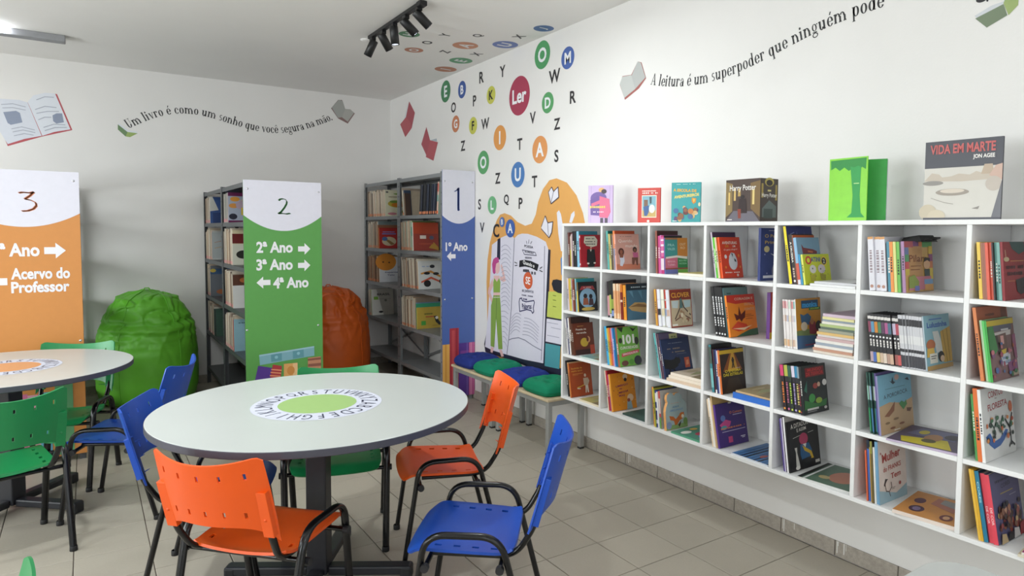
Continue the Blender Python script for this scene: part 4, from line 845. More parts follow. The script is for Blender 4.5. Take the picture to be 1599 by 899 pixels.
def row(where, group, xf, yl, z, width, start, lean, specs, setback=(.010, .022), maxw=.292, clear=.262):
    """books side by side from the +y side panel yl, spines to -x, all leaning back by `lean` degrees"""
    a = R(lean); sh = start; acc = 0
    for s in specs:
        sh = max(sh, s[1]*math.sin(a)+.004-acc); acc += s[0]/math.cos(a)+.0006
    y = yl-sh; rnd = random.Random(hash(where) % 1000 if False else sum(map(ord, where))); end = yl-width+.004
    for i, s in enumerate(specs):
        t, h, w_, sc = s[:4]; cc = s[4] if len(s) > 4 and s[4] else sc; ex = s[5] if len(s) > 5 else {}
        if y-t/math.cos(a) < end: break
        h = min(h, (clear-t*math.sin(a))/math.cos(a)); w_ = min(w_, maxw); sb = rnd.uniform(*setback)
        if ex.get('sb') is not None: sb = ex['sb']
        M = Matrix.Translation((xf+sb, y, z+max(0, -t*math.sin(a)))) @ Matrix.Rotation(-a, 4, 'X')
        nth = ['first', 'second', 'third', 'fourth', 'fifth', 'sixth', 'seventh', 'eighth', 'ninth', 'tenth', 'eleventh', 'twelfth', 'thirteenth', 'fourteenth', 'fifteenth', 'sixteenth', 'seventeenth', 'eighteenth', 'nineteenth', 'twentieth'][min(i, 19)]
        if any(len(q) > 5 and q[5].get('stuff') is not None for q in specs): nth = ['first', 'second', 'third', 'fourth', 'fifth', 'sixth', 'seventh', 'eighth'][min(7, len(specs)-1-i)]+' from right,'
        else: nth += ' from left,'
        label = ex['label'] if 'label' in ex else f"{cname(sc)} spined book, {nth} {where}"
        spine = ex.get('spine')
        if spine is None and t > .0085 and rnd.random() < .8:
            lo = rnd.uniform(.25, .4); spine = [('band', lo+.02*k, lo+.02*k+.012, ink(sc)) for k in range(0)]+[('band', lo, rnd.uniform(.6, .9), sc)]
            spine = [('txt', rnd.choice(['livro', 'contos', 'poesia', 'historia']), lo+.2, .28, ink(sc))]
        if ex.get('stuff') is not None:
            q = ex['stuff']; q.box((0, -t, 0), (.0015, 0, h), mat(sc), M); q.box((.0015, -t, 0), (w_, -t+.001, h), mat(cc), M); q.box((.0015, -.001, 0), (w_, 0, h), mat(cc), M); q.box((.0015, -t+.001, .002), (w_-.002, -.001, h-.002), PAGE, M)
            if ex.get('sticker'): add_print(q, [('r', .0005, .006, t-.0005, .030, ex['sticker'])], o=M @ Vector((0,0,0)), u=M.to_3x3() @ Vector((0,-1,0)), v=M.to_3x3() @ Vector((0,0,1)), base=.0003)
        else: book(label, M, t, h, w_, sc, cc, ex.get('art'), group, spine, ex.get('sticker'), rough=ex.get('rough', .42))
        y -= t/math.cos(a)+.0006+(.0022 if ex.get('art') else 0)
    return y
def flat_book(label, x0, y0, z, wx, ly, t, cover, rot=0, art=None, side=None, group=None):
    """lying flat: cover up, spine towards -x (front edge); wx depth into shelf, ly along the shelf"""
    # local book frame -> lie down: local x -> +x, local -y (cover) -> +z, local z -> +y
    M = Matrix.Translation((x0, y0, z)) @ Matrix.Rotation(R(rot), 4, 'Z') @ Matrix(((1,0,0,0),(0,0,1,0),(0,-1,0,0),(0,0,0,1)))
    return book(label, M, t, ly, wx, side or cover, cover, art, group)
def bars(x0, x1, z0, n, dz, c, wd=.012, jag=True):
    r = random.Random(int(x0*1000+z0*777+n)); out = []
    for k in range(n):
        a = x0+(r.uniform(0, .12) if jag else 0)*(x1-x0); b = x1-(r.uniform(0, .2) if jag else 0)*(x1-x0); out.append(('r', a, z0-k*dz, b, z0-k*dz+wd, c))
    return out
ILLEG = {'JOVENS AUTORAS', 'AVENTURA', 'NOITE DO MAR', 'autora', 'historias da noite', 'para pequenos', 'contos para rir', 'CLASSICOS', 'livro de afeto', 'UMA COLECAO DE HISTORIAS', 'MISTERIOS', 'DA NOITE', 'OS PASSAROS', 'VAMPIRO', 'TONAL', 'Vendo', 'HISTORIAS', 'DE TODAS AS', 'UMA PALAVRA', 'PARA VOCE', 'QUEM MORA', 'Tucano', 'Tuca', 'UMA AVENTURA', 'NO CAMPO VERDE', 'QUEM TEM', 'A PALAVRA', 'ENGASGADA', 'Voo', 'E A', 'QUEM', 'MORA', 'ABRACO', 'na Selva dos Bichos'}
def t_(s, x, z, h, c, wd=None, ang=0, b=.02):
    if s in ILLEG: return ('il', x, z, h*.75, wd or .3, c)
    return ('t', s, x, z, h, c, wd, ang, b)
def blobs(seed, n, x0, x1, z0, z1, cols, r0=.03, r1=.08):
    r = random.Random(seed); return [('e', r.uniform(x0, x1), r.uniform(z0, z1), r.uniform(r0, r1), r.uniform(r0, r1)*.8, r.choice(cols), 9) for _ in range(n)]
A = {}
A['suit'] = [('p', [(.22,.95),(.72,.96),(.86,.84),(.82,.66),(.60,.62),(.3,.66),(.18,.76)], 'e3dcc8'), t_('QUEM TEM', .5, .88, .05, '3a3430', .42), t_('A PALAVRA', .5, .79, .05, '3a3430', .5), t_('ENGASGADA', .5, .71, .05, '3a3430', .5), ('p', [(.33,.55),(.70,.55),(.74,.2),(.66,0),(.36,0),(.30,.2)], '1d1d20'), ('p', [(.46,.55),(.56,.55),(.51,.47)], 'efe6da'), ('e', .52, .60, .035, .03, 'e6c0a0'), ('e', .36, .11, .06, .025, 'efe6da'), ('e', .68, .12, .06, .025, 'efe6da')]
A['girls'] = [t_('JOVENS AUTORAS', .45, .93, .022, '8a6a60', .5)]+[t_('Querido', .42, .80, .10, 'f6ece2', .58, 0, 0), t_('mundo', .66, .67, .09, 'f6ece2', .5, 0, 0), ('r', 0, .02, 1, .16, 'cf7a5c'), ('e', .22, .50, .12, .11, '5a2a22'), ('e', .22, .50, .06, .06, '9a5a40'), ('p', [(.12,.40),(.32,.40),(.34,.24),(.24,.10),(.14,.12),(.16,.26)], 'dfe0ee'), ('p', [(.13,.44),(.31,.44),(.29,.34),(.15,.34)], '8a5038'), ('e', .80, .56, .09, .08, '2c1c1a'), ('e', .80, .54, .05, .05, '8a5038'), ('p', [(.70,.48),(.92,.48),(.93,.34),(.72,.34)], 'c8608a'), ('p', [(.66,.34),(.92,.34),(.9,.12),(.84,.12),(.80,.28),(.74,.14),(.66,.14)], '7a4634')]
A['circle'] = [('r', .02, .9, .98, .99, '1a1618'), ('p', [(.2,.86),(.8,.86),(.9,.72),(.6,.76),(.4,.76),(.1,.72)], 'a83a40'), ('e', .5, .45, .42, .33, '8fb6d0'), ('e', .38, .52, .10, .08, '2a2224'), ('p', [(.28,.45),(.5,.45),(.54,.22),(.24,.22)], 'a05a40'), ('e', .66, .50, .09, .08, '1a1a20'), ('p', [(.58,.42),(.76,.42),(.8,.2),(.54,.2)], '4a3038'), ('e', .5, .08, .34, .06, 'c8a850'), t_('AVENTURA', .5, .81, .05, 'e0c0b0', .4)]
A['blue_leaf'] = [('r', 0, .82, 1, 1, '1c2a34'), t_('NOITE DO MAR', .55, .90, .05, 'c8d4d8', .7), ('p', [(.05,.35),(.35,.48),(.8,.46),(1,.34),(1,.16),(.6,.2),(.2,.26)], 'c09a60'), ('p', [(.1,.36),(.5,.44),(.95,.38),(.9,.32),(.4,.36)], '8a6438'), ('p', [(.1,.8),(.3,.6),(.25,.8)], '6a98b0'), ('p', [(.5,.8),(.7,.55),(.66,.8)], '5f90a8')]
A['poesia'] = [('r', .05, .0, 1, 1, '6f3422'), ('r', .05, .25, .97, .97, '74351f'), t_('Poesia na', .40, .80, .06, 'f2e6d8', .5), t_('varanda', .40, .69, .06, 'f2e6d8', .5), t_('autora', .38, .90, .025, 'e8b060', .3), ('e', .52, .38, .19, .14, 'd8b440'), ('e', .72, .46, .09, .10, 'e0a070'), ('e', .68, .47, .06, .08, '6f3422'), ('r', .78, 0, 1, .28, 'c04a30'), ('r', .06, 0, .78, .16, '3a2220')]
A['slave'] = [t_('Saudades da', .34, .84, .05, 'e0a440', .5), t_('minha terra', .34, .76, .05, 'e0a440', .5), ('r', .14, .655, .62, .685, 'c87a3a'), ('r', .14, .63, .4, .645, 'c87a3a'), ('e', .70, .60, .05, .05, 'e4cfb8'), ('p', [(.60,.52),(.82,.52),(.88,.42),(.80,.30),(.62,.30)], 'c8b098'), ('p', [(.68,.30),(.80,.30),(.82,.08),(.76,.08),(.74,.24),(.70,.08),(.66,.08)], 'e4dccc'), ('l', [(.3,.26),(.45,.28),(.62,.32)], .006, 'd8b040'), ('l', [(.3,.24),(.44,.22)], .006, 'e4dccc')]
A['101'] = [('r', 0, 0, 1, 1, '74b146'), ('p', [(0,1),(.22,.86),(.3,1)], '22301c'), ('p', [(.6,.98),(.75,.86),(.95,.98),(.8,.93)], '1c2418'), ('e', .12, .66, .08, .07, '2a3020'), ('e', .88, .62, .10, .10, '2a3020'), t_('101', .5, .68, .24, 'f4f4ec', .56, 0, .05), t_('CURIOSIDADES', .5, .47, .07, 'f0ece0', .84), ('p', [(.12,.24),(.95,.32),(.95,.40),(.12,.33)], 'd0485c'), t_('DINOSSAUROS', .53, .32, .05, 'f8e8e4', .7, 4), ('e', .86, .12, .18, .12, '2c3038'), ('e', .24, .08, .16, .07, '6a4038'), ('e', .55, .1, .12, .07, '58983a')]
A['umbrella'] = [('e', .62, .88, .10, .07, 'e8c8a0'), ('e', .62, .80, .06, .05, '30282c'), t_('UMBIGO', .46, .66, .055, '8a2a50', .52, 4), t_('E A', .40, .57, .04, '8a2a50', .12), t_('MINHA', .50, .48, .055, '8a2a50', .4, 4), t_('MAE', .42, .39, .05, '8a2a50', .24), ('e', .76, .30, .13, .10, 'ecc8a0'), ('p', [(.62,.22),(.78,.22),(.82,0),(.58,0)], '8fa8b0'), ('e', .68, .24, .06, .05, '9a4a3a')]+blobs(4, 14, .08, .95, .05, .95, ['5a3020', 'a0482a', 'f0c878'], .012, .02)
A['patch4'] = [('r', 0, .48, .55, .95, '3f9a98'), ('r', .55, .48, 1, 1, 'd88a30'), ('r', 0, .13, .55, .45, 'd8708a'), ('r', .55, .13, 1, .45, '2a8a4a'), ('r', 0, 0, .55, .13, '7078b8'), ('r', .55, 0, 1, .13, '78b848'), ('p', [(.04,.47),(.5,.51),(.98,.47),(.98,.40),(.5,.45),(.04,.42)], 'f0ece4'), ('r', 0, .12, 1, .16, '9a4a38'), t_('PRA', .27, .80, .07, 'a8dcd8', .3), t_('VALER', .27, .69, .07, 'a8dcd8', .34), t_('OUT', .78, .82, .07, 'f4d0a0', .26), t_('RO', .78, .72, .07, 'f4d0a0', .2), t_('MINHA', .27, .34, .06, 'f0b8c8', .34), t_('TURMA', .27, .25, .06, 'f0b8c8', .34), t_('BOA PRA', .78, .36, .05, '9ad8b0', .34), t_('NOSSA', .78, .28, .05, '9ad8b0', .34), ('r', .0, .95, .55, 1, 'a87850')]
A['clover'] = [('r', .04, .03, .97, .97, 'c8b494'), ('r', .04, .72, .97, .97, '8a3020'), t_('CLOVER', .5, .85, .13, 'e8a830', .84), ('p', [(.08,.70),(.4,.70),(.35,.5),(.1,.52)], 'c8d4d4'), ('p', [(.95,.70),(.62,.70),(.66,.5),(.92,.52)], 'b8d0d4'), ('l', [(.48,.78),(.44,.5),(.2,.22)], .007, '4a3026'), ('l', [(.5,.78),(.62,.52),(.92,.3)], .007, '4a3026'), ('p', [(.46,.75),(.54,.75),(.58,.5),(.42,.5)], '5a7a78'), ('l', [(.2,.18),(.6,.32),(.9,.2)], .006, '6a4030'), ('r', .06, .04, .3, .09, 'f0ece0')]+blobs(11, 12, .15, .85, .12, .42, ['d8c4a0', 'b08a68', '7a4434', 'efe2c8', '9a6a50'], .04, .10)
A['cat'] = [t_('historias da noite', .5, .88, .025, '8a94a8', .5), t_('UMA PALAVRA', .42, .74, .045, '9a8a78', .46), t_('PARA VOCE', .58, .65, .045, '9a8a78', .46), ('r', .5, .585, .85, .6, '5a6480'), ('p', [(.02,.50),(.26,.46),(.40,.47),(.44,.38),(.52,.30),(.38,.24),(.26,.22),(.02,.26)], '15161c'), ('e', .48, .42, .12, .09, '15161c'), ('p', [(.42,.50),(.46,.54),(.48,.48)], '15161c'), ('p', [(.54,.50),(.58,.53),(.56,.45)], '15161c'), ('p', [(.16,.26),(.22,.26),(.20,.02),(.16,.02)], '15161c'), ('p', [(.28,.24),(.34,.24),(.44,.06),(.42,.04)], '15161c'), ('r', .74, .22, .92, .48, 'c8583a'), ('p', [(.78,.28),(.88,.3),(.88,.42),(.8,.4)], 'e09068'), ('r', .62, .03, .78, .05, 'b8c0d0')]
A['animal'] = [('r', .35, .78, .62, .97, 'c8c890'), t_('QUEM', .48, .90, .05, '4a6a38', .18), t_('MORA', .48, .83, .05, '4a6a38', .18), ('p', [(.72,.80),(1,.86),(1,.4),(.8,.5)], '8a6a50'), ('e', .88, .38, .12, .12, 'a8744a')]
A['fox'] = [t_('para pequenos', .5, .70, .03, 'c8a890', .5), t_('ADEUS', .48, .60, .05, '5f86b0', .3), t_('AMIGUINHO!', .5, .51, .06, '7a9cc0', .62), ('r', 0, 0, 1, .12, '8aa868'), ('p', [(.15,.38),(.35,.34),(.45,.26),(.7,.40),(.86,.42),(.8,.26),(.62,.2),(.5,.10),(.40,.10),(.36,.22),(.2,.26)], 'c8682c'), ('e', .74, .34, .12, .08, 'd87834'), ('e', .78, .31, .06, .05, 'f0e4d0'), ('e', .9, .16, .10, .10, '7a9a50'), ('e', .12, .12, .12, .10, '8a98b8'), ('p', [(.55,.1),(.6,.02),(.66,.1),(.7,.2)], '3a2a20')]
A['avent'] = [t_('AVENTURAS', .48, .86, .07, 'f8e8d8', .72), t_('DE', .34, .775, .05, 'd8961e', .16), t_('UM', .68, .775, .05, 'f8e8d8', .14), t_('O gato alegre!', .5, .69, .05, 'f8e8d8', .66, 2, 0), ('e', .56, .38, .21, .19, 'd8dadc'), ('p', [(.38,.52),(.5,.62),(.66,.6),(.76,.46),(.74,.3),(.42,.28)], 'd8dadc'), ('p', [(.50,.62),(.58,.58),(.56,.50)], '1c1c20'), ('p', [(.62,.48),(.70,.44),(.72,.38),(.64,.40)], '1c1c20'), ('e', .22, .52, .06, .05, 'e8e0dc'), ('e', .86, .54, .04, .04, 'e88a28'), ('e', .18, .26, .04, .03, 'e88a28'), ('e', .88, .26, .04, .03, 'e88a28'), t_('contos para rir', .5, .13, .04, 'f8e8d8', .76), ('e', .72, .06, .05, .035, 'f0d8c8')]
A['principe'] = [t_('CLASSICOS', .45, .95, .022, 'c8c8d8', .4), t_('O Pequeno', .56, .84, .08, 'd8b860', .84, 0, .01), t_('Principe', .50, .72, .08, 'd8b860', .70, 0, .01), ('e', .22, .60, .10, .06, 'd8c890'), ('p', [(.36,.52),(.40,.5),(.72,.40),(.7,.44)], 'e0e0ea'), ('e', .8, .18, .38, .22, '8a8aa0'), ('r', .1, .05, .5, .10, 'e4e4ec'), ('e', .15, .5, .02, .015, '9aa0c8'), ('e', .5, .34, .025, .018, '9aa0c8'), ('e', .24, .14, .02, .015, '9aa0c8')]
A['bat'] = [('r', 0, .84, 1, 1, 'c83a2c'), ('p', [(.0,.84),(.3,.78),(.7,.8),(1,.7),(1,.84)], 'c83a2c'), t_('CORAGEM E', .6, .90, .06, 'e8c8b0', .66), t_('OUTROS', .78, .76, .06, 'e0b890', .36), t_('CONTOS', .78, .64, .06, 'e0b890', .36), ('p', [(.2,.56),(.35,.5),(.40,.72),(.45,.52),(.62,.62),(.58,.44),(.5,.40),(.44,.34),(.38,.42),(.26,.38)], '5a2420'), ('p', [(.05,.2),(.3,.36),(.6,.28),(.7,.16),(.3,.12)], 'd04a30'), ('p', [(.2,.0),(1,0),(1,.16),(.7,.14),(.4,.06)], '3a6a50'), ('p', [(.1,.2),(.5,.14),(.8,.24),(.5,.2)], 'f0d8b0'), ('r', .6, .50, .82, .515, 'a85a20'), ('r', .6, .46, .9, .475, 'a85a20'), ('r', .6, .40, .85, .415, 'a85a20')]
A['behind_teal'] = [t_('Voo', .2, .88, .05, '2a4a50', .2), t_('Onde mora o mar', .5, .80, .06, '2a4a50', .7)]
A['estrelas'] = [('r', 0, .9, 1, .985, 'd8b030'), ('p', [(.42,.9),(.62,.9),(.9,.5),(.1,.5)], '8a4a1e'), ('p', [(.48,.9),(.58,.9),(.72,.5),(.28,.5)], 'd8a038'), ('e', .53, .78, .035, .025, '1a1210'), ('p', [(.47,.76),(.59,.76),(.56,.66),(.59,.56),(.54,.56),(.53,.64),(.51,.56),(.46,.56),(.50,.66)], '1a1210'), t_('O ENIGMA', .50, .50, .065, 'e8d030', .66), t_('DAS ESTRELAS', .50, .42, .065, 'e8d030', .80), ('p', [(.3,.34),(.7,.34),(.9,0),(.1,0)], '3a2a1c'), ('r', .62, .545, .82, .555, 'd0c8b8')]
A['purple'] = [t_('O Comeco', .68, .76, .06, 'd87a48', .44), ('r', .56, .69, .88, .705, 'c8c0d8'), ('e', .22, .66, .08, .07, '5f7ab8'), ('p', [(.08,.52),(.3,.62),(.48,.56),(.42,.46),(.2,.40)], 'c84a88'), ('e', .22, .44, .10, .05, '4a9aa0'), t_('na Selva dos Bichos', .52, .42, .05, 'd87a48', .82, 2), ('r', .14, .34, .94, .353, 'c8c0d8'), ('r', .32, .08, .46, .22, 'c8447a'), ('r', .74, .16, .9, .18, 'd8d0e0'), ('r', .78, .13, .88, .145, 'd8d0e0'), ('e', .5, .99, .06, .02, 'd8d0c0')]
A['navytop'] = [('l', [(.15,.86),(.3,.89)], .003, '98a0d0'), ('p', [(.36,.8),(.40,.92),(.44,.8)], '5a62a8'), ('p', [(.66,.78),(.69,.9),(.72,.78)], '5a62a8'), ('e', .8, .7, .1, .05, 'c8b048')]
A['whale'] = [('p', [(.2,.86),(.28,.78),(.7,.74),(.86,.70),(.8,.44),(.4,.42),(.24,.56)], '7a2a30'), ('p', [(.45,.72),(.68,.70),(.66,.66),(.46,.68)], 'c86a3a'), ('e', .5, .40, .14, .04, 'dcd8d0'), ('p', [(.88,.6),(.94,.4),(.98,.3),(.96,.56)], '3a4a5a')]
A['lime'] = [('e', .20, .80, .11, .14, 'c83a30'), ('e', .20, .80, .06, .08, 'd8dc30'), t_('ATINH', .50, .82, .16, '4a5a90', .42, 0, .03), ('e', .78, .76, .12, .16, 'e8c838'), ('e', .78, .76, .09, .12, '2c2c2c'), t_('2', .78, .76, .14, 'e8e0d0', .07), ('e', .33, .50, .12, .14, 'd8d4cc'), ('e', .66, .50, .14, .15, 'd8ccd0'), ('e', .32, .52, .02, .03, '2a2a2a'), ('e', .62, .50, .02, .03, '2a2a2a'), ('p', [(.2,.3),(.42,.34),(.38,.08),(.22,.1)], 'b0a828'), ('p', [(.58,.34),(.8,.3),(.76,.1),(.6,.14)], 'a09826')]+blobs(6, 7, .1, .95, .1, .5, ['2c2c1c', '7a8a20'], .012, .025)
A['monica'] = [('r', 0, .0, 1, .27, '4a6c94'), ('p', [(.0,.27),(1,.22),(1,.40),(.0,.36)], '7a8a58'), ('r', .22, .80, .90, .96, '1e4a70'), t_('monica', .56, .87, .11, '38a0dc', .60, 0, .05), ('r', .52, .755, .98, .81, '2c6a30'), t_('JOVEM', .75, .782, .035, 'c8e060', .36), ('p', [(.16,.70),(.3,.66),(.46,.70),(.6,.62),(.5,.46),(.2,.5)], '3f6388'), ('e', .3, .44, .13, .09, 'cfc0a8'), ('p', [(.50,.52),(.74,.52),(.8,.30),(.72,.26),(.5,.28)], '8a3040'), ('e', .62, .52, .07, .06, 'b07850'), ('e', .88, .42, .12, .11, '2a2024'), ('p', [(.78,.34),(.98,.34),(1,.18),(.76,.16)], '9a3030'), ('r', .3, .05, .76, .075, '9a4a68')]
A['terror'] = [('r', .16, .76, .92, .95, '7a1c20'), t_('MUNDO', .54, .90, .06, 'c8302c', .56), t_('DE TERROR', .54, .82, .07, 'c8302c', .70), ('p', [(.02,.10),(.9,.12),(.95,.26),(.5,.2),(.05,.3)], '2a6a30'), ('e', .35, .32, .13, .09, '3a8a40'), ('e', .62, .25, .13, .06, '8aa838'), ('e', .52, .56, .10, .06, 'a04038'), ('e', .66, .58, .06, .05, 'd0a890'), ('e', .90, .60, .09, .065, 'e0ddd8'), ('p', [(.05,.5),(.2,.7),(.16,.44)], '2f6a58'), ('r', .12, .08, .58, .12, 'c8c4c0'), ('r', .12, .045, .5, .06, '8a8a8a'), ('e', .86, .08, .06, .03, 'c8c4c0')]
A['ditadura'] = [t_('A DITADURA', .44, .905, .09, 'eeeae2', .62, 3, .01), t_('E ASSIM', .46, .80, .07, 'eeeae2', .30, 3, .01), ('l', [(.17,.655),(.40,.685)], .0022, 'c8c8c0'), ('l', [(.66,.70),(.84,.715)], .0022, 'c8c8c0'), ('e', .50, .60, .14, .12, 'b83a62'), ('p', [(.38,.50),(.66,.50),(.74,.34),(.70,.22),(.40,.18),(.36,.30)], '1e5a8a'), ('p', [(.46,.50),(.58,.50),(.54,.42)], 'eeeae2'), ('p', [(.44,.48),(.50,.44),(.72,.32),(.78,.17),(.70,.17),(.66,.28),(.50,.36)], 'd8b020'), ('p', [(.19,.46),(.27,.46),(.26,.36),(.32,.08),(.2,.08),(.22,.36)], 'd0ccc4'), ('e', .25, .06, .07, .04, 'e4e0d8'), ('p', [(.40,.2),(.7,.22),(.66,.06),(.4,.04)], '15161c'), ('r', .82, .06, .96, .12, 'd8d4cc')]
A['pilar'] = [('r', .14, .30, .62, .92, 'b88a58'), t_('Pilar', .42, .66, .14, '7a4424', .54), ('r', .2, .50, .56, .52, '8a5a38'), ('r', .2, .43, .52, .45, '8a5a38'), ('r', .0, .88, .3, 1, 'b05a60'), ('r', .3, .9, .5, 1, '7a4a78'), ('r', .62, .88, .98, 1, '5a9a58'), ('r', .5, .9, .62, 1, 'd8804a'), ('r', 0, .74, .14, .88, '7080a8'), ('r', 0, .6, .14, .74, '5a9a6a'), ('r', 0, .46, .14, .6, 'c85a5a'), ('r', 0, .34, .14, .46, 'c8b048'), ('r', .84, .74, .98, .9, 'd8b84a'), ('r', .84, .6, .98, .74, '8a4a78'), ('r', .84, .46, .98, .6, 'c87a50'), ('r', .84, .24, .98, .46, 'd8c050'), ('e', .76, .54, .12, .10, 'dcb088'), ('p', [(.64,.58),(.70,.68),(.88,.66),(.88,.58),(.78,.62)], '2a1c18'), ('p', [(.66,.44),(.86,.44),(.86,.26),(.68,.26)], '3a4a48'), ('r', .1, .04, .9, .30, 'c87a8a'), ('p', [(.1,.3),(.3,.34),(.46,.2),(.42,.08),(.1,.08)], '8a9a4a'), ('r', .64, .14, .96, .24, '7aa0c8'), ('r', .66, .02, .96, .14, 'd8a05a'), ('r', .3, .02, .46, .12, '7078b8')]
A['lulu'] = [('r', 0, .7, 1, 1, '8ab4c0'), t_('Luluzinha', .5, .82, .10, '3a62a8', .78, 0, .04), ('r', .2, .91, .7, .935, '5a80b8'), ('p', [(.3,.7),(.52,.7),(.7,.3),(.4,.3)], 'd8d8d4'), ('p', [(.6,.68),(1,.76),(1,.1),(.66,.1)], 'c8a048'), ('l', [(.7,.7),(.8,.1)], .004, '8a6a28'), ('l', [(.86,.72),(.9,.1)], .004, '8a6a28'), ('e', .2, .46, .17, .10, 'b86a40'), ('p', [(.05,.4),(.3,.4),(.34,.24),(.02,.24)], 'd8b050'), ('r', .12, .12, .42, .30, 'e0dcd0'), ('r', .16, .24, .38, .255, '4a4a48'), ('r', .16, .20, .34, .215, '4a4a48'), ('e', .56, .22, .12, .10, '2a2422'), ('e', .60, .18, .08, .06, 'd8b898'), ('r', 0, 0, 1, .08, 'b8945a')]
A['pororoca'] = [('p', [(0,.48),(.3,.52),(.7,.46),(1,.52),(1,0),(0,0)], 'bfa07c'), t_('A POROROCA', .5, .64, .07, '2e3040', .72, 3, .0), ('r', .2, .745, .8, .755, '5a8898'), ('p', [(.34,.88),(.40,.86),(.44,.94),(.46,.86),(.52,.84),(.44,.81)], '2c3848'), ('p', [(.80,.86),(.9,.88),(.94,.82),(.86,.84)], '2c3848'), ('e', .56, .92, .07, .05, 'c8a8a0'), ('p', [(.12,.30),(.3,.40),(.46,.52),(.42,.36),(.26,.28)], '8a5a40'), ('p', [(.58,.46),(.66,.50),(.74,.46),(.80,.50),(.82,.42),(.70,.34)], '4a8a50'), ('p', [(.80,.36),(.96,.34),(.9,.28),(.8,.30)], '6a4a38'), ('e', .2, .18, .07, .02, '8a7050'), ('e', .46, .22, .08, .02, '8a7050'), ('e', .34, .08, .08, .02, '8a5a40'), ('e', .62, .12, .08, .02, '8a5a40'), ('r', .38, .03, .56, .045, 'ece4d8')]
A['mulher'] = [('p', [(0,.0),(1,.0),(1,.20),(.6,.1),(.3,.16),(0,.22)], '9ab8c4'), t_('a', .09, .80, .035, 'a83a34', .05), t_('Mulher', .46, .73, .14, 'a83a34', .66, 5, .03), t_('do FRANKS', .48, .54, .08, 'b04a3c', .64, 3, .02), t_('Tem', .60, .40, .09, 'a83a34', .36, 3, .02), ('l', [(.28,.36),(.20,.30),(.24,.18),(.34,.16),(.38,.08)], .004, '4a3a34'), ('p', [(.16,.28),(.22,.38),(.32,.36),(.24,.34),(.2,.26)], '2a2020'), ('l', [(.34,.16),(.44,.22),(.42,.30)], .004, '4a3a34'), ('e', .74, .24, .04, .03, 'a83a34'), ('r', .6, .95, .8, .958, '6a5a54'), ('r', .44, .2, .56, .21, '8a8078'), ('r', .44, .18, .54, .19, '8a8078')]
A['red_jar'] = [('p', [(.3,1),(.95,1),(1,.84),(.7,.78),(.4,.88)], '234844'), ('l', [(.1,.86),(.12,.74)], .003, 'd8c8a0'), ('e', .14, .70, .12, .04, 'b8a880'), ('r', .3, .66, .92, .675, 'b87a40'), t_('MISTERIOS', .5, .56, .09, '3c1418', .8, 4), t_('DA NOITE', .5, .45, .09, '3c1418', .7, 4), ('r', .14, .32, .5, .33, 'b87a40'), ('p', [(.5,.34),(.94,.38),(.96,.12),(.7,.08),(.54,.14)], '191416')]
A['ines'] = [('r', .0, .62, 1, 1, 'a85a38'), t_('Vendo', .42, .88, .05, '5a2c20', .3), t_('HISTORIAS', .42, .76, .07, 'b83a28', .5), ('p', [(.78,.95),(.96,1),(1,.6),(.76,.62)], '7a4430')]
A['garden'] = [('r', 0, .90, 1, .99, 'c8b030'), ('r', .22, .80, .9, .90, '5a5a68'), ('r', .5, .80, .78, .83, 'c8c8c8'), ('p', [(.18,.78),(.86,.80),(.84,.72),(.2,.70)], 'c8c0bc'), ('p', [(.22,.74),(.42,.74),(.46,.44),(.30,.42)], '3a2c28'), ('p', [(.34,.74),(.66,.76),(.68,.46),(.42,.42)], '6a4a40'), ('p', [(.44,.72),(.56,.72),(.56,.58),(.44,.58)], 'd8a098'), ('p', [(.42,.48),(.62,.50),(.58,.42),(.5,.40)], 'd8b838'), ('p', [(.38,.40),(.74,.44),(.72,.24),(.42,.22)], 'ccccd0'), t_('PARA', .55, .35, .05, '4a80b0', .24, 3), t_('TAREFA', .58, .28, .05, '4a80b0', .32, 3), ('p', [(.0,.9),(.2,.9),(.3,.5),(.1,.4),(0,.5)], '3a7a40'), ('p', [(.86,.7),(1,.72),(1,.3),(.9,.32)], '8a4a6a'), ('p', [(.6,.26),(.95,.30),(.95,.14),(.62,.10)], '8a4a78'), ('r', .74, .03, .98, .10, 'b0a088')]+blobs(9, 22, .04, .98, .04, .6, ['a04a58', '3a7048', '7a4a70', 'b0603a', '4a6a9a', 'c07078'], .03, .07)
A['floresta'] = [t_('CONTOS', .46, .90, .09, 'a02a30', .46, 2, .015), t_('DA', .46, .83, .02, '6a4a40', .06), t_('FLORESTA', .50, .73, .09, 'a02a30', .62, 2, .015), ('p', [(.06,.34),(.16,.22),(.3,.14),(.5,.16),(.64,.22),(.78,.34),(.70,.36),(.5,.26),(.3,.24),(.2,.38)], '2a5a9e'), ('l', [(.36,.28),(.34,.42),(.24,.52)], .007, '1c3a2c'), ('l', [(.34,.42),(.44,.54)], .006, '1c3a2c'), ('l', [(.58,.30),(.56,.46),(.64,.56)], .007, '1c3a2c'), ('l', [(.86,.12),(.84,.36),(.7,.5)], .009, '16181c'), ('l', [(.84,.36),(.94,.56)], .008, '16181c'), ('l', [(.78,.1),(.86,.16),(.96,.1)], .008, '16181c'), ('e', .90, .66, .06, .08, 'c8643a')]+blobs(21, 30, .10, .92, .26, .56, ['c86a3c', '24503a', '2f6a44', '16241c', 'd0803f', 'b04a30'], .025, .05)
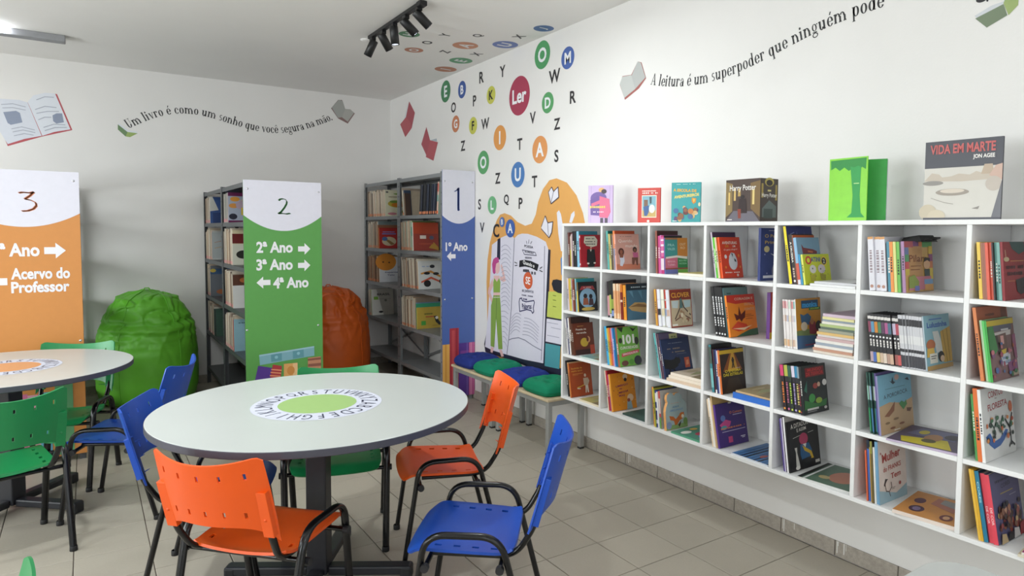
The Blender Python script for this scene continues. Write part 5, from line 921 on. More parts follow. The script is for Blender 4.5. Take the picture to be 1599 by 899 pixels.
A['crowd'] = [t_('DE TODAS AS', .42, .86, .05, '2a2a44', .5, 3), t_('CORES', .52, .78, .06, '2a2a44', .34, 3), ('r', .3, .665, .75, .68, 'a89858'), ('r', .6, .60, .84, .61, '9a9ab0')]+[q for k in range(30) for q in (lambda r: [('e', .12+r.random()*.78, .12+.36*((k % 6)/6)+r.random()*.05, .055, .05, r.choice(['6a3a2a', '8a5a40', 'b07a58', '4a2a22', 'c89878', '9a4a3a']), 8), ('e', .12+r.random()*.78, .16+.36*((k % 6)/6)+r.random()*.06, .05, .04, r.choice(['2a1c1a', '3a2824', '5a2a24', '202028', '8a3a3a', 'c8b078']), 8)])(random.Random(k+50))]+[('p', [(.05,.0),(.28,.0),(.24,.12),(.1,.14)], 'b8a078'), ('p', [(.3,.0),(.5,.0),(.5,.1),(.34,.12)], '1c1c20'), ('p', [(.5,.0),(.72,.0),(.7,.12),(.54,.14)], 'dcd8d4'), ('p', [(.72,.0),(.98,.0),(.96,.2),(.76,.16)], '9a2028')]
A['darkfant'] = [('r', .05, .3, .95, .95, '3a2a30')]
A['escola'] = [t_('UMA COLECAO DE HISTORIAS', .5, .955, .018, 'cfe8e4', .66), t_('A ESCOLA DE', .46, .80, .075, 'e0b030', .80, -3, .05), t_('AVENTUREIROS', .52, .665, .075, 'e8d870', .86, 6, .05), ('p', [(.70,.62),(.86,.60),(.84,.50),(.76,.46),(.70,.52)], 'd88a28'), ('p', [(.73,.60),(.82,.59),(.80,.52),(.76,.50)], 'f0c050')]+blobs(31, 22, .14, .88, .06, .38, ['8a5a38', '3a6a9a', 'c87a3a', 'd8b070', '5a3a68', 'e0d8c8', '6a2a28'], .05, .10)+[('r', .05, .03, .2, .05, 'd8ece8'), ('e', .97, .45, .04, .05, 'e8d8b0')]
A['redbook'] = [t_('UMA AVENTURA', .5, .91, .05, 'f6e6dc', .62), t_('NO CAMPO VERDE', .5, .85, .05, 'f6e6dc', .78), ('r', .18, .15, .84, .79, 'e8e0cc'), ('r', .21, .175, .81, .765, '7fb0c0'), ('r', .21, .175, .81, .36, 'c8a860'), ('p', [(.28,.66),(.45,.66),(.46,.44),(.28,.44)], '7a5a44'), ('p', [(.26,.46),(.5,.5),(.5,.3),(.42,.2),(.30,.2)], '2f5a94'), ('p', [(.52,.74),(.62,.74),(.62,.56),(.54,.54)], '2c4a50'), ('e', .64, .40, .13, .12, 'e8e8e0'), ('e', .48, .05, .06, .035, 'f4e8e0')]
A['hug'] = [('l', [(.1,.02),(.12,.98)], .003, 'b59cc4'), ('l', [(.86,.02),(.88,.98)], .003, 'b59cc4'), ('e', .42, .66, .33, .17, '6f559c'), ('p', [(.08,.62),(.46,.74),(.48,.2),(.1,.22)], '6a5098'), ('p', [(.46,.72),(.86,.64),(.92,.3),(.80,.14),(.46,.16)], 'd8688a'), ('p', [(.12,.52),(.5,.62),(.5,.52),(.14,.44)], 'd8688a'), ('e', .54, .88, .12, .06, 'e8b070'), ('e', .64, .84, .11, .06, '3a2a30'), ('r', .5, .0, .62, .14, '4a4050'), ('r', .68, .0, .80, .14, '4a4050'), t_('ABRACO', .46, .43, .09, 'f0d060', .78, 3, .03), t_('livro de afeto', .4, .30, .04, 'f0dce8', .5)]
A['wiz'] = [('r', 0, 0, 1, 1, '4a3a34'), ('p', [(.0,.95),(.2,.9),(.2,.25),(0,.1)], '8a7448'), ('p', [(.72,.9),(1,.95),(1,.1),(.74,.3)], '7a6038'), ('r', .24, .5, .3, .8, 'd8b870'), ('r', .78, .4, .84, .75, 'e0c880'), ('r', .36, .6, .44, .78, 'b89a58'), ('r', .08, .4, .13, .7, 'e0c070'), ('p', [(0,0),(1,0),(.8,.24),(.24,.26)], '6a6670'), ('e', .5, .58, .06, .05, '241a1a'), ('p', [(.40,.54),(.60,.54),(.64,.2),(.38,.2)], '2c1c1c'), ('p', [(.36,.3),(.46,.3),(.46,.08),(.38,.08)], '8a3a2a'), t_('Harry Potter', .5, .78, .17, 'f0ece6', .76, 0, .01), ('r', .06, .04, .2, .06, 'e8e0d8')]
A['wiz2'] = [('r', 0, 0, 1, 1, '443a36'), ('e', .5, .92, .26, .10, 'b0a050'), ('e', .5, .90, .18, .07, '2c2424'), ('r', .05, .55, .16, .88, 'a08a48'), ('r', .84, .5, .94, .86, 'a08a48'), ('p', [(.1,.3),(.5,.5),(.9,.36),(.9,.1),(.1,.1)], '5f6a68'), ('r', .2, .08, .7, .3, '3f4a48'), t_('E A', .5, .72, .06, 'e8d890', .2), t_('Harry Potter', .5, .60, .12, 'f0ece6', .84, 0, .01)]
A['mars'] = [('r', 0, .60, 1, 1, '44454e'), ('r', 0, .03, 1, .66, 'cfcbc2'), ('p', [(.0,.50),(.1,.60),(.2,.58),(.24,.54),(.36,.55),(.46,.58),(.6,.56),(.68,.60),(.8,.56),(1,.62),(1,.50),(.5,.48)], 'c0b4a4'), ('p', [(.74,.56),(.78,.68),(.88,.68),(.90,.56)], 'b8a48e'), ('p', [(.84,.54),(.92,.66),(1,.68),(1,.48)], 'c8a898'), ('e', .12, .47, .14, .03, '8f8a84'), ('e', .38, .35, .22, .045, '9a9084'), ('e', .38, .365, .16, .028, 'd0c4b4'), ('e', .90, .44, .10, .09, 'bdb2a6'), ('p', [(.88,.0),(1,.0),(1,.48)], '6a6a70'), ('e', .06, .1, .12, .10, 'c4b8a0'), ('e', .18, .05, .12, .08, 'ccc0a8'), ('r', 0, 0, 1, .03, '4a4b54'),
  ('l', [(.1,.28),(.28,.22),(.4,.20)], .002, 'a09a90'), ('p', [(.64,.14),(.74,.17),(.72,.13)], '8a847c'), t_('VIDA EM MARTE', .49, .895, .12, 'c25a58', .84, 0, .03), t_('JON AGEE', .77, .775, .065, 'ece8e4', .27, 0, .03)]
A['treefront'] = [('p', [(.03,.97),(.97,.98),(.96,.80),(.86,.84),(.78,.78),(.66,.84),(.52,.79),(.40,.85),(.28,.80),(.16,.86),(.04,.82)], '2f8f42'), ('p', [(.56,.86),(.66,.84),(.76,.86),(.84,.84),(.82,.4),(.86,.12),(.96,.05),(.50,.05),(.62,.12),(.64,.4)], '33a050'), ('r', .66, .58, .80, .592, 'c8f0a0')]
# ------------------------------------------------------------------ filling the white shelf (thickness, height, depth in metres)
def m3(*a): return tuple(x/1000 for x in a)
RN = ['top row', 'second row', 'third row', 'bottom row']
CN = ['first', 'second', 'third', 'fourth', 'fifth', 'sixth', 'seventh']
def cell(c, r, start, lean, specs):
    where = f'{RN[r-1]}, {CN[c-1]} cubby column'
    sp = []
    for s in specs:
        d = [x/1000 for x in s[:3]]+list(s[3:]); sp.append(tuple(d))
    return row(where, f'books in the {RN[r-1]}, {CN[c-1]} cubby column', XF, DIV[c-1]-PT/2, LEV[r]+PT+.0004, .392, start/1000, lean, sp, clear=.2575)
def L(label, art=None, **k):
    d = dict(label=label); 
    if art: d['art'] = A[art]
    d.update(k); return d
NS = dict(spine=[])
def band(*b): return dict(spine=[('band', *x) for x in b])
# column 1
cell(1, 1, 40, 4, [(15,220,150,'6b3a35'), (14,196,150,'b9a28f','b9a28f',band((0,.55,'d8c850'))), (8,206,150,'e8e0d8'), (14,213,150,'a98f95'), (18,228,150,'1d1a20'), (18,229,150,'2c2528'), (23,228,152,'8cc3dc','2f7f95'), (9,206,164,'b83038','a81828',L('red book with a black suited man and speech bubble','suit',spine=[('band',.9,.97,'f0d8d8'),('band',.55,.62,'f0d8d8'),('band',.06,.12,'f0d8d8')]))])
cell(1, 2, 28, 6, [(14,212,140,'c9c0c8'), (8,208,140,'e0b8a0'), (11,210,140,'d8b040'), (13,212,140,'c8c868'), (13,208,140,'a898a8'), (13,205,140,'b06038'), (18,200,140,'7a3a28'), (11,212,150,'8fc0cc','2f8f98'), (9,190,158,'e8c850','1c1c20',L('dark book with two children in a blue circle','circle',spine=[('band',0,.7,'e8c850'),('band',.7,1,'5a4a50')]))])
cell(1, 3, 22, 9, [(10,232,150,'d8d4d4'), (11,242,150,'38406a','2a3050'), (13,240,150,'ece8e4'), (20,246,155,'5a3a2c','3a2420'), (12,206,168,'5a3020','6f3422',L('brown book titled Poesia na varanda','poesia'))])
cell(1, 4, 30, 10, [(13,235,165,'1c1a22'), (9,224,160,'e0b888'), (8,220,160,'e8c898'), (13,220,178,'cf7434','a8481f',L('rust orange book with a small pale figure','slave'))])
# column 2
cell(2, 1, 44, 6, [(16,232,150,'5fb0a8','1f6f68'), (10,215,150,'d8b878'), (9,212,150,'b8b870'), (11,205,150,'5a4a40'), (9,210,150,'a08878'), (15,233,158,'f08a50','c04a20',band((0,.55,'8890b0'))), (10,214,186,'eeb0a0','dca394',L('pink book with two girls sitting','girls'))])
cell(2, 2, 44, 5, [(20,216,150,'2a2028','2a2028',band((.05,.6,'c89098'),(0,.05,'1a1a20'))), (22,220,150,'25281f','25281f',band((.12,.62,'a8b850'),(0,.1,'c8c8d0'))), (22,226,185,'22262a','20161a',band((.25,.5,'8a9a40'),(.05,.2,'7a94c8'))), (20,207,150,'e0a878','e0a878',band((.8,1,'e8d0b0'),(.0,.15,'ecc8a0'))), (20,207,150,'dca070','dca070',band((.8,1,'e8d0b0'),(.0,.15,'ecc8a0'))), (20,206,150,'e0a878','e0a878',band((.8,1,'e8d0b0'),(.0,.15,'ecc8a0'))), (21,206,150,'7a2018','7a2018',band((.78,1,'d07828'),(.5,.56,'d8b8a0'))), (24,204,160,'e89830'), (5,212,172,'2c3e4c','4a7288',L('dark teal book with a leaf shaped boat','blue_leaf'))])
cell(2, 3, 52, 10, [(19,232,150,'3fa8d8','1c2028'), (9,222,150,'c8d060'), (14,226,150,'e08838'), (12,225,150,'d07088'), (11,228,150,'d8d8e8'), (13,230,150,'3878c0'), (10,230,150,'187888'), (16,234,166,'a05840','74b146',L('green book with the large number 101','101'))])
cell(2, 4, 56, 10.5, [(9,242,160,'f0e0c8'), (14,240,150,'b82838','9a1820'), (12,220,150,'b05890'), (14,224,190,'f0a840','e08c1c',L('orange book with a girl under an umbrella','umbrella'))])
# column 3
cell(3, 1, 42, 3, [(13,234,160,'9a5a4a','4a2428'), (16,206,140,'d0508c'), (12,210,140,'c878b8'), (22,208,140,'c03878','28222c',band((.45,.95,'d86aa0'),(.55,.6,'f0e0e8'),(.72,.77,'f0e0e8'),(.86,.9,'f0e0e8'),(.1,.4,'e8d8e0'))), (6,196,172,'6a70b0','3f9a98',L('book with four coloured panels and a white ribbon','patch4'))])
comic = lambda a, b: band((.74,1,a),(.5,.70,a),(.3,.47,b),(.03,.27,'e4e4e8'))
cell(3, 2, 50, 7, [(15,200,150,'d8a040'), (8,202,150,'8a4a38'), (22,202,150,'dcdce4','dcdce4',comic('e8e8f0','2c2c34')), (22,202,150,'d8d8c8','d8d8c8',comic('ecebd8','d8c8a0')), (21,203,150,'c8c0b8','c8c0b8',comic('c03820','8ca0c8')), (20,203,150,'d8dce4','d8dce4',comic('e0e4ee','c8a898')), (6,205,166,'d8c8c0','9a3424',L('comic book with yellow title and crossed swords','clover'))])
cell(3, 3, 84, 13.5, [(9,250,160,'5fb8b8'), (7,250,160,'d8c8d0'), (6,250,200,'383040'), (9,248,230,'6a4a58','5f5676',L('tall mauve book with a brown animal behind the navy book','animal')), (9,216,215,'2c3a60','26355c',L('navy blue book with a black cat','cat'))])
cell(3, 4, 38, 6.5, [(12,218,185,'e89848','55552a'), (9,212,150,'b8b040'), (20,205,150,'223a80','22306c',band((.68,.92,'e8e8ec'),(.45,.52,'e8e8ec'),(.1,.2,'c8d0e0'))), (8,200,150,'e8e8e8'), (13,206,150,'c0504a','c8c0b8',band((.4,.8,'d8c8c0'),(0,.3,'6a9a50')))])
# column 4
cell(4, 1, 48, 9.5, [(9,230,175,'d8c8d8','4a2c50'), (4,205,150,'1c1c1c'), (13,204,150,'5cc434','5cc434',dict(spine=[('txt','ABC',.5,.5,'e8f8d8')])), (10,204,150,'e8d0b0','f08040'), (11,205,152,'f06030','d83c18',L('red orange book with a white cat, titled Aventuras','avent'))])
bk = dict(spine=[('txt','CONTOS',.62,.36,'e4e4e4'),('txt','autor',.3,.16,'e4e4e4'),('dot',.05,'e4e4e4')])
cell(4, 2, 62, 10, [(17,246,178,'17171b','17171b',bk), (17,246,178,'17171b','17171b',bk), (17,246,178,'17171b','17171b',bk), (17,246,180,'17171b','17171b',bk), (5,244,180,'4f7478','6a9090',L('grey teal book behind the orange book','behind_teal')), (12,206,208,'f08828','e88a2c',L('orange and red book with a bat shape, titled Coragem','bat'))])
cell(4, 3, 50, 8, [(16,238,155,'3a8088','1c1a1e',band((.6,.95,'4a5a50'),(.1,.5,'78b8b8'))), (9,216,150,'b83040'), (9,218,150,'303848','303848',band((0,.08,'e8e8e8'))), (11,218,150,'404a80'), (9,214,150,'d8d8dc','d8d8dc',band((.4,.7,'e08048'))), (11,218,180,'d87030','2c1c16',L('dark brown book with a beam of light, titled O enigma das estrelas','estrelas'))])
cell(4, 4, 54, 11.5, [(9,238,160,'f0d8b8'), (13,246,160,'f4efe8'), (5,240,160,'e8c8a0'), (8,262,200,'c8a878','b89860',L('tan covered book behind the purple book')), (11,216,220,'5a3a90','412a70',L('purple book with orange lettering','purple'))])
# column 5
cell(5, 1, 62, 9.5, [(13,266,190,'f0dc20','343a78',L('tall yellow spined book with navy cover','navytop')), (18,222,160,'2a2420','2a2420',dict(spine=[('txt','A CRUZERA',.64,.42,'f0ece4'),('band',.02,.34,'4a3430'),('txt','EDGARD',.22,.2,'c8b8a8'),('dot',.06,'f0f0f0')])), (6,220,156,'8a5038','c85a20'), (14,208,168,'8cb8d8','7aa0b8',L('light blue book with a dark red bird','whale',spine=[('band',.02,.45,'d05a48'),('band',.0,.1,'d8d8e0')])), (8,135,150,'3a98c8'), (9,134,196,'ecf070','c6ce22',L('small lime yellow book with two cartoon cats','lime'))])
mg = lambda k: dict(spine=[('band',.82,.97,['d8a0a0','c87880','e0c0c0','c8d8c8','d89090','80b8b0'][k]),('band',.55,.68,['e0d0c8','c8a890','b8b8c8','e8d8c0','d8c8c8','c8d0d8'][k]),('band',.04,.18,['d8b890','e0c8a8','d8a880','e0d0b8','d8b8a0','e8d8c8'][k])])
cell(5, 2, 42, 5, [(10,216,160,'e8e2e0','e8e2e0',mg(k)) for k in range(5)]+[(9,217,175,'e8e6e4','7ab8b0',mg(5)), (4,222,184,'f0ece8','c88c30',L('comic with orange and blue cover in front of white comics','monica'))])
tr = lambda a, b, c: dict(spine=[('band',.76,1,a),('band',.20,.66,'1a1618'),('txt','MUNDO TERROR',.42,.42,b),('dot',.06,c)])
cell(5, 3, 48, 8, [(18,208,150,'2a2026','2a2026',tr('d04070','d87830','d89040')), (18,209,150,'26242a','26242a',tr('b8b850','b06080','c06a90')), (16,209,150,'28342c','28342c',tr('2f5a4a','a8c848','c8d850')), (16,210,150,'2c2832','2c2832',tr('d8d0e0','a898c8','b8a8d8')), (17,211,150,'24262c','24262c',tr('3888b0','d8c878','e8d838')), (9,212,150,'26262a','26262a',tr('8898a0','a04048','c84a38')), (9,214,182,'1c2022','1a201f',L('dark green and black book with red title','terror'))])
cell(5, 4, 52, 8, [(8,238,190,'5a4a90'), (7,242,190,'c0b8d0'), (5,254,200,'3a2a3a','1c1a1c'), (7,250,210,'f0f0f0','b8b4b0'), (6,226,232,'1c1a1c','141216',L('black book titled A ditadura e assim','ditadura'))])
# column 6
ws = dict(spine=[('band',.955,1,'d8a068'),('txt','NOVELAS',.55,.4,'9a8a90'),('dot',.08,'b88a78')])
cell(6, 1, 34, 4.5, [(22,214,150,'dedde4','dedde4',ws), (22,214,150,'dedde4','dedde4',ws), (22,214,150,'dedde4','dedde4',ws), (3,190,150,'1a1a1c'), (15,196,150,'4a90a8'), (12,196,150,'e89040'), (11,196,150,'d8d888'), (12,196,150,'70b850'), (6,196,150,'2a3a2a'), (12,198,214,'a880a8','c8a060',L('patchwork covered book titled Pilar, right of the coloured spines','pilar'))])
mc = ['8a4058', '5a90b0', 'c88030', '4a7a58', '5a3a58', 'a85a88', '4a6a80', 'c8b8d0', 'b04a58']
mgs = lambda k: dict(spine=[('band',.86,.96,'17171a'),('band',.89,.95,'d8d4d0'),('band',.62,.84,mc[k]),('dot',.54,'e8e8e8'),('txt','MANGA',.40,.16,'e0dcd8'),('band',.02,.22,['b8a0a8','4a6ab0','d8c070','c8b098','d8c8b8','b09080','c8a890','a06058','c85a58'][k])])
st = dict(spine=[('band',.80,.93,'2c2c30'),('band',.46,.62,'d8d8d8'),('band',.30,.36,'2c2c30'),('band',.02,.24,'3a3a40')])
cell(6, 2, 48, 7, [(13,196,130,'1a181c','1a181c',mgs(k)) for k in range(9)]+[(9.4,202,150,'c8c8cc','c8c8cc',st) for k in range(9)]+[(5,206,196,'a8b8c0','8ab4c0',L('comic with light blue top and yellow pattern, titled Luluzinha','lulu'))])
ts = lambda k: dict(spine=[('band',.04,.42,['2a8a58','1f7048','3a6a9a','4a8a78','2a5a9a'][k]),('band',.55,.78,['8ab8a8','d8e0d8','7a98b8','a8c8b8','c8c0d8'][k])])
cell(6, 3, 56, 6.5, [(6,246,200,'1f4a40','22302e',ts(k)) for k in range(5)]+[(6,246,220,'5a4a88'), (7,236,252,'8a88b0','7ab0c8',L('blue and sand book titled A Pororoca','pororoca'))])
cell(6, 4, 50, 4.5, [(5,205,160,'e06840'), (10,246,160,'4a70c0','1c2028',band((.86,1,'1c2838'))), (8,220,160,'e8b838'), (9,248,160,'6a5a30','2a2a28',band((.8,1,'8a8a40'))), (7,226,160,'eceae4'), (8,250,205,'7aa8c8'), (6,252,208,'6a98b8','dfd2ca',L('cream book with red title A Mulher do Franks Tem','mulher'))])
# column 7
cell(7, 1, 26, 5, [(11,200,160,'ecc850'), (8,198,160,'a06a50'), (8,198,160,'a86a58'), (9,199,160,'e0604a'), (9,199,160,'d85a40'), (5,199,160,'3a2a2a'), (9,200,160,'5a9088'), (9,200,160,'78a8a0'), (8,202,180,'8a1c24','86191f',L('crimson book with a dark teal splash','red_jar'))])
cell(7, 2, 44, 8.5, [(11,258,245,'d8804a','b8623c',L('large orange brown book behind the garden book','ines')), (8,214,205,'b8d8b0'), (8,213,205,'58c060'), (6,214,212,'3aa040','7a5a58',L('purple and green book with a white door','garden'))])
cell(7, 3, 36, 6.5, [(9,235,200,'4a9a50'), (15,268,240,'e07030','c85a28'), (10,256,250,'e8e8e6','d6d5d2',L('white book titled Contos da Floresta','floresta'))])
cell(7, 4, 60, 10, [(8,248,190,'e8b840'), (8,248,190,'d8a830'), (13,246,200,'207898','1c3a4a',dict(spine=[('txt','CORES',.7,.3,'a8d8e0')])), (14,240,200,'e04858','8a8088',dict(spine=[('txt','DE COR',.4,.25,'f0c8c8')])), (15,240,222,'e04858','57557a',L('purple covered book with a crowd of faces','crowd',spine=[('txt','DE COR',.4,.25,'f0c8c8')]))])

def zc(r): return LEV[r]+PT+.0004
# the fox board book with a scalloped outline, in front of the row in column 3
def die_cut(label, loc, lean, w_, h, t, edge, face, art, where):
    pts = [(0, 0), (1, 0), (1.0, .45), (.98, .62), (.90, .74), (.80, .80), (.78, .90), (.66, .97), (.50, .96), (.42, .90), (.38, .97), (.24, 1.0), (.12, .95), (.08, .84), (.12, .74), (.04, .62), (0, .5)]
    n = len(pts); a = [(x*w_, -t, z*h) for x, z in pts]; b = [(x*w_, 0, z*h) for x, z in pts]; mb = MB()
    mb.add(a, [tuple(range(n))], mat(face)); mb.add(b, [tuple(range(n))[::-1]], mat(face)); mb.add(a+b, [(i, n+i, n+(i+1) % n, (i+1) % n)[::-1] for i in range(n)], mat(edge))
    o = mb.build('book'); tag(o, label, 'book'); o.matrix_world = Matrix.Translation(loc) @ Matrix.Rotation(-R(lean), 4, 'X')
    p = MB(); add_print(p, art, o=(0, -t, 0), u=(1,0,0), v=(0,0,1), base=.0003, step=.00012, sx=w_, sy=h); p.build('cover_print', o); return o
die_cut('shaped board book with a fox on pale blue, bottom row third column', (XF+.012, DIV[2]-PT/2-.128, zc(4)), 6.5, .162, .200, .018, 'e8a868', 'a9b8b8', A['fox'], '')
# face-out blue book at the right side of the top fourth cubby, red one below it
def wedge(label, c, r, t, h, w_, sc, cc, art=None, fromright=.004, group=None, spine=None, xo=.015):
    return book(label, Matrix.Translation((XF+xo, DIV[c]+PT/2+fromright+t, zc(r))), t, h, w_, sc, cc, art, group, spine)
wedge('navy blue book titled O Pequeno Principe, right side of top fourth cubby', 4, 1, .014, .250, .20, '2c3a78', '35447e', A['principe'], .104, xo=.041)
wedge('purple spined red book, right side of the second row fourth cubby', 4, 2, .020, .226, .15, '6a3a88', 'c83a2c', [('r', 0, 0, 1, .14, 'e0b820'), ('r', .2, .3, .9, .8, 'd8582c')], .125, xo=.15)
# books lying flat on the boards: (label, column, row, y from left side panel, x from front, depth, length, thickness, cover, edge, turn)
def lying(label, c, r, yr, xo, wx, ly, t, cover, rot=0, art=None, side=None, dz=0):
    """near edge rests yr metres from the right-hand side panel of the cubby"""
    return flat_book(label, XF+xo, DIV[c]+PT/2+yr, zc(r)+dz, wx, ly, t, cover, rot, art, side)
FA = {'swirl': [('p', [(.05,.1),(.5,.3),(.3,.9),(.05,.8)], 'c8b830'), ('p', [(.5,.2),(.95,.3),(.9,.8),(.5,.9)], '6a6a8a'), ('e', .5, .5, .2, .12, 'a87a50'), ('e', .7, .3, .14, .1, '3a3440'), ('e', .3, .5, .1, .1, '58502c'), ('e', .7, .7, .12, .07, 'c0b040')],
      'beans': [('e', .28, .72, .13, .12, '4a3044'), ('e', .28, .72, .08, .06, '7a6a8a'), ('e', .62, .80, .12, .09, '5a3a4a'), ('p', [(.45,.2),(.8,.2),(.9,.6),(.6,.62)], 'a86a58'), ('p', [(.6,.1),(.85,.1),(.9,.5),(.7,.5)], '8a8a88'), ('e', .22, .22, .12, .1, '6a3438'), ('e', .22, .22, .07, .05, 'c89a70')],
      'stripes': [('r', 0, .12*k, 1, .12*k+.05, ['1c3050', '3f6a9a', '22262e'][k % 3]) for k in range(8)]+[('e', .3, .4, .1, .06, 'a85a58')],
      'green': [('r', 0, .86, 1, .9, 'd8d8d8'), ('r', 0, .93, 1, 1, '1a1c1e'), ('e', .5, .4, .3, .24, 'b87a64'), ('e', .3, .66, .08, .1, 'b8a878'), ('p', [(.7,.1),(1,.1),(1,.4),(.8,.3)], '6a6058')],
      'kids': [('e', .2, .7, .14, .1, 'e8e4dc'), ('e', .4, .4, .16, .12, 'c03a58'), ('e', .3, .2, .12, .12, '5a80c8'), ('e', .75, .6, .2, .12, '7a5a40'), ('e', .7, .3, .2, .1, '4a8a58'), ('e', .5, .8, .1, .08, 'd8b050')],
      'land': [('p', [(0,0),(1,0),(1,.5),(0,.35)], '8a7a5a'), ('p', [(.1,.5),(.5,.7),(.9,.5),(.5,.45)], 'a8a878'), ('e', .5, .8, .2, .06, 'c8b890')]}
lying('yellow green picture book lying flat in the bottom left cubby', 1, 4, .012, .012, .24, .20, .012, 'b8ac68', 0, FA['land'], 'e8dcc0')
lying('teal and orange picture book lying flat, third row of the first column', 1, 3, .008, .020, .24, .20, .010, '7fa8a8', 3, FA['land'], 'b8c8c0')
lying('dark green book lying flat, bottom row of the second column', 2, 4, .010, .030, .26, .215, .010, '3a5a52', 0, [('r', .05, .1*k, .95, .1*k+.03, '4f726a') for k in range(1, 10)], '2f4a44')
lying('thin cream book lying flat, top row of the third column', 3, 1, .006, .020, .20, .185, .012, 'd8c878', 0, [('r', 0, 0, 1, .4, 'cfc08a')], 'efe6d6')
for k in range(3):
    lying(['bottom', 'middle', 'topmost'][k]+' of three cream books lying flat under the navy cat book', 3, 3, .006+.003*k, .010+.006*k, .26, .25-.012*k, .015, ['e8dcc8', 'e4d6c4', 'd8c8b4'][k], 0, FA['land'] if k == 2 else None, ['d8c0a8', 'e8dccb', 'e8dccc'][k], dz=.0155*k)
lying('colourful picture book lying flat in front of the fox book', 3, 4, .008, .008, .26, .205, .010, '4f8f78', 0, FA['kids'], '5aa080')
lying('thick blue spined book lying flat, third row of the fourth column', 4, 3, .008, .010, .25, .215, .028, '3a70b8', 0, None, '2f6cc4')
lying('thin tan book lying on the thick blue book', 4, 3, .008, .018, .24, .205, .009, 'a8946c', 0, FA['land'], 'c8a87c', dz=.0285)
lying('blue striped book lying flat, bottom row of the fourth column', 4, 4, .006, .006, .27, .215, .008, '4f7cae', 0, FA['stripes'], 'e0e4ec')
lying('white booklet lying flat, lower of two, top fifth cubby', 5, 1, .010, .012, .27, .21, .010, 'eeeeee', 0, None, 'e4e4e4')
lying('white booklet with black edge lying flat, upper of two, top fifth cubby', 5, 1, .006, .030, .25, .20, .009, 'e8e8ea', 2, [('r', 0, 0, 1, .2, '26262a')], 'cfcfd2', dz=.0105)
r_ = random.Random(5); zz = 0
for k in range(15):
    t = r_.uniform(.0095, .0125); nm = ['lowest', 'second', 'third', 'fourth', 'fifth', 'sixth', 'seventh', 'eighth', 'ninth', 'tenth', 'eleventh', 'twelfth', 'thirteenth', 'fourteenth', 'topmost'][k]
    cc = ['c8a890', 'b8785c', 'd8d0c8', '7a88a0', 'e0dcd4', 'b89098', 'c0c0c0', 'd8a850', '6a7a60', '4a5a50', '8aa858', 'd0c8b8', '788898', 'd8cf88', 'b8a0b0'][k]; ss = ['e8dfd0', 'c09078', 'e8e4dc', '9aa4b0', 'e6e2da', 'c8a8a8', 'e0dcd8', 'd8b470', '9a9c88', '5a6a5c', 'a8b878', 'e0dcd0', '98a4b0', 'dcd69a', 'c8b4c4'][k]
    lying(f'{nm} magazine from below in the pile in the fifth cubby column', 5, 2, .006+r_.uniform(0, .008), .012+r_.uniform(0, .012), .255, .185-.0028*k+r_.uniform(-.004, .004), t, cc, r_.uniform(-1, 1) if k else 0, None, ss, dz=zz); zz += t+.0004
lying('dark green book lying flat, bottom row of the fifth column', 5, 4, .004, .022, .27, .245, .008, '56705e', 5, FA['green'], 'd8d8d4')
lying('yellow and purple art book lying flat, third row of the sixth column', 6, 3, .004, .014, .275, .25, .008, '5a5068', 8, FA['swirl'], 'b8a8c0')
lying('orange picture book lying flat, bottom row of the sixth column', 6, 4, .004, .018, .275, .22, .014, 'c88a48', 8, FA['beans'], 'e8d8cc')
lying('magenta book lying flat at the far right of the bottom row', 7, 4, .06, .006, .26, .13, .008, 'a02c70', 6, [('r', .15, .15, .85, .85, 'b890a8'), ('r', .2, .2, .8, .8, 'a8487c')], 'e0d8d0', dz=.0095)
lying('cream book lying flat under the magenta book, bottom row', 7, 4, .06, .004, .26, .14, .009, 'd8c8a8', 6, None, 'd8cfb8')
lying('white edged book lying flat, second row of the last column', 7, 2, .02, .010, .26, .17, .006, 'b8b4b0', 8, None, 'e8e8e8')
lying('white booklet lying flat, top right cubby', 7, 1, .03, .006, .24, .15, .018, 'e0e0e0', 0, None, 'd8d8d8')
# black plastic holder standing behind the coloured spines
mb = MB(); M = Matrix.Translation((XF+.10, DIV[5]-PT/2-.125, zc(1)))
mb.add([M @ Vector(p) for p in [(0,.02,.196),(.0,-.06,.196),(.13,-.06,.196),(.13,.02,.196),(.01,.015,.212),(.01,-.045,.222),(.12,-.045,.222),(.12,.015,.212)]], [(0,3,2,1),(4,5,6,7),(0,1,5,4),(1,2,6,5),(2,3,7,6),(3,0,4,7)], mat('161618', .5))
mb.tube([M @ Vector((.03, -.06, .205)), M @ Vector((.03, -.085, .212)), M @ Vector((.09, -.085, .212)), M @ Vector((.09, -.06, .205))], .004, mat('161618', .5), 8)
tag(mb.build('book_clip'), 'black plastic clip lying on top of the coloured books, top sixth cubby', 'clip')

# ------------------------------------------------------------------ books displayed on top of the shelf
def top_book(label, px_y, x, deg, t, h, w_, sc, cc, art, rough=.4):
    M = Matrix.Translation((x, px_y, ZT+.0004)) @ Matrix.Rotation(R(-90+deg), 4, 'Z') @ Matrix.Translation((0, t, 0))
    return book(label, M, t, h, w_, sc, cc, A[art] if art else None, None, [], None, rough=rough)
top_book('lilac book with two people hugging, on top of the shelf', -4.032, -.26, 30, .012, .238, .165, 'b9a0cc', 'c9b2d8', 'hug')
top_book('red book with a framed blocky picture, on top of the shelf', -4.499, -.26, 26, .012, .200, .137, 'a82820', 'cf3a2c', 'redbook')
top_book('teal book titled A Escola de Aventureiros, on top of the shelf', -4.772, -.26, 28, .016, .216, .160, '1f8f90', '2aa0a2', 'escola')
top_book('large grey moonscape book titled Vida em Marte, at right on top of the shelf', -6.125, -.27, 6, .010, .292, .255, '44454e', '44454e', 'mars')
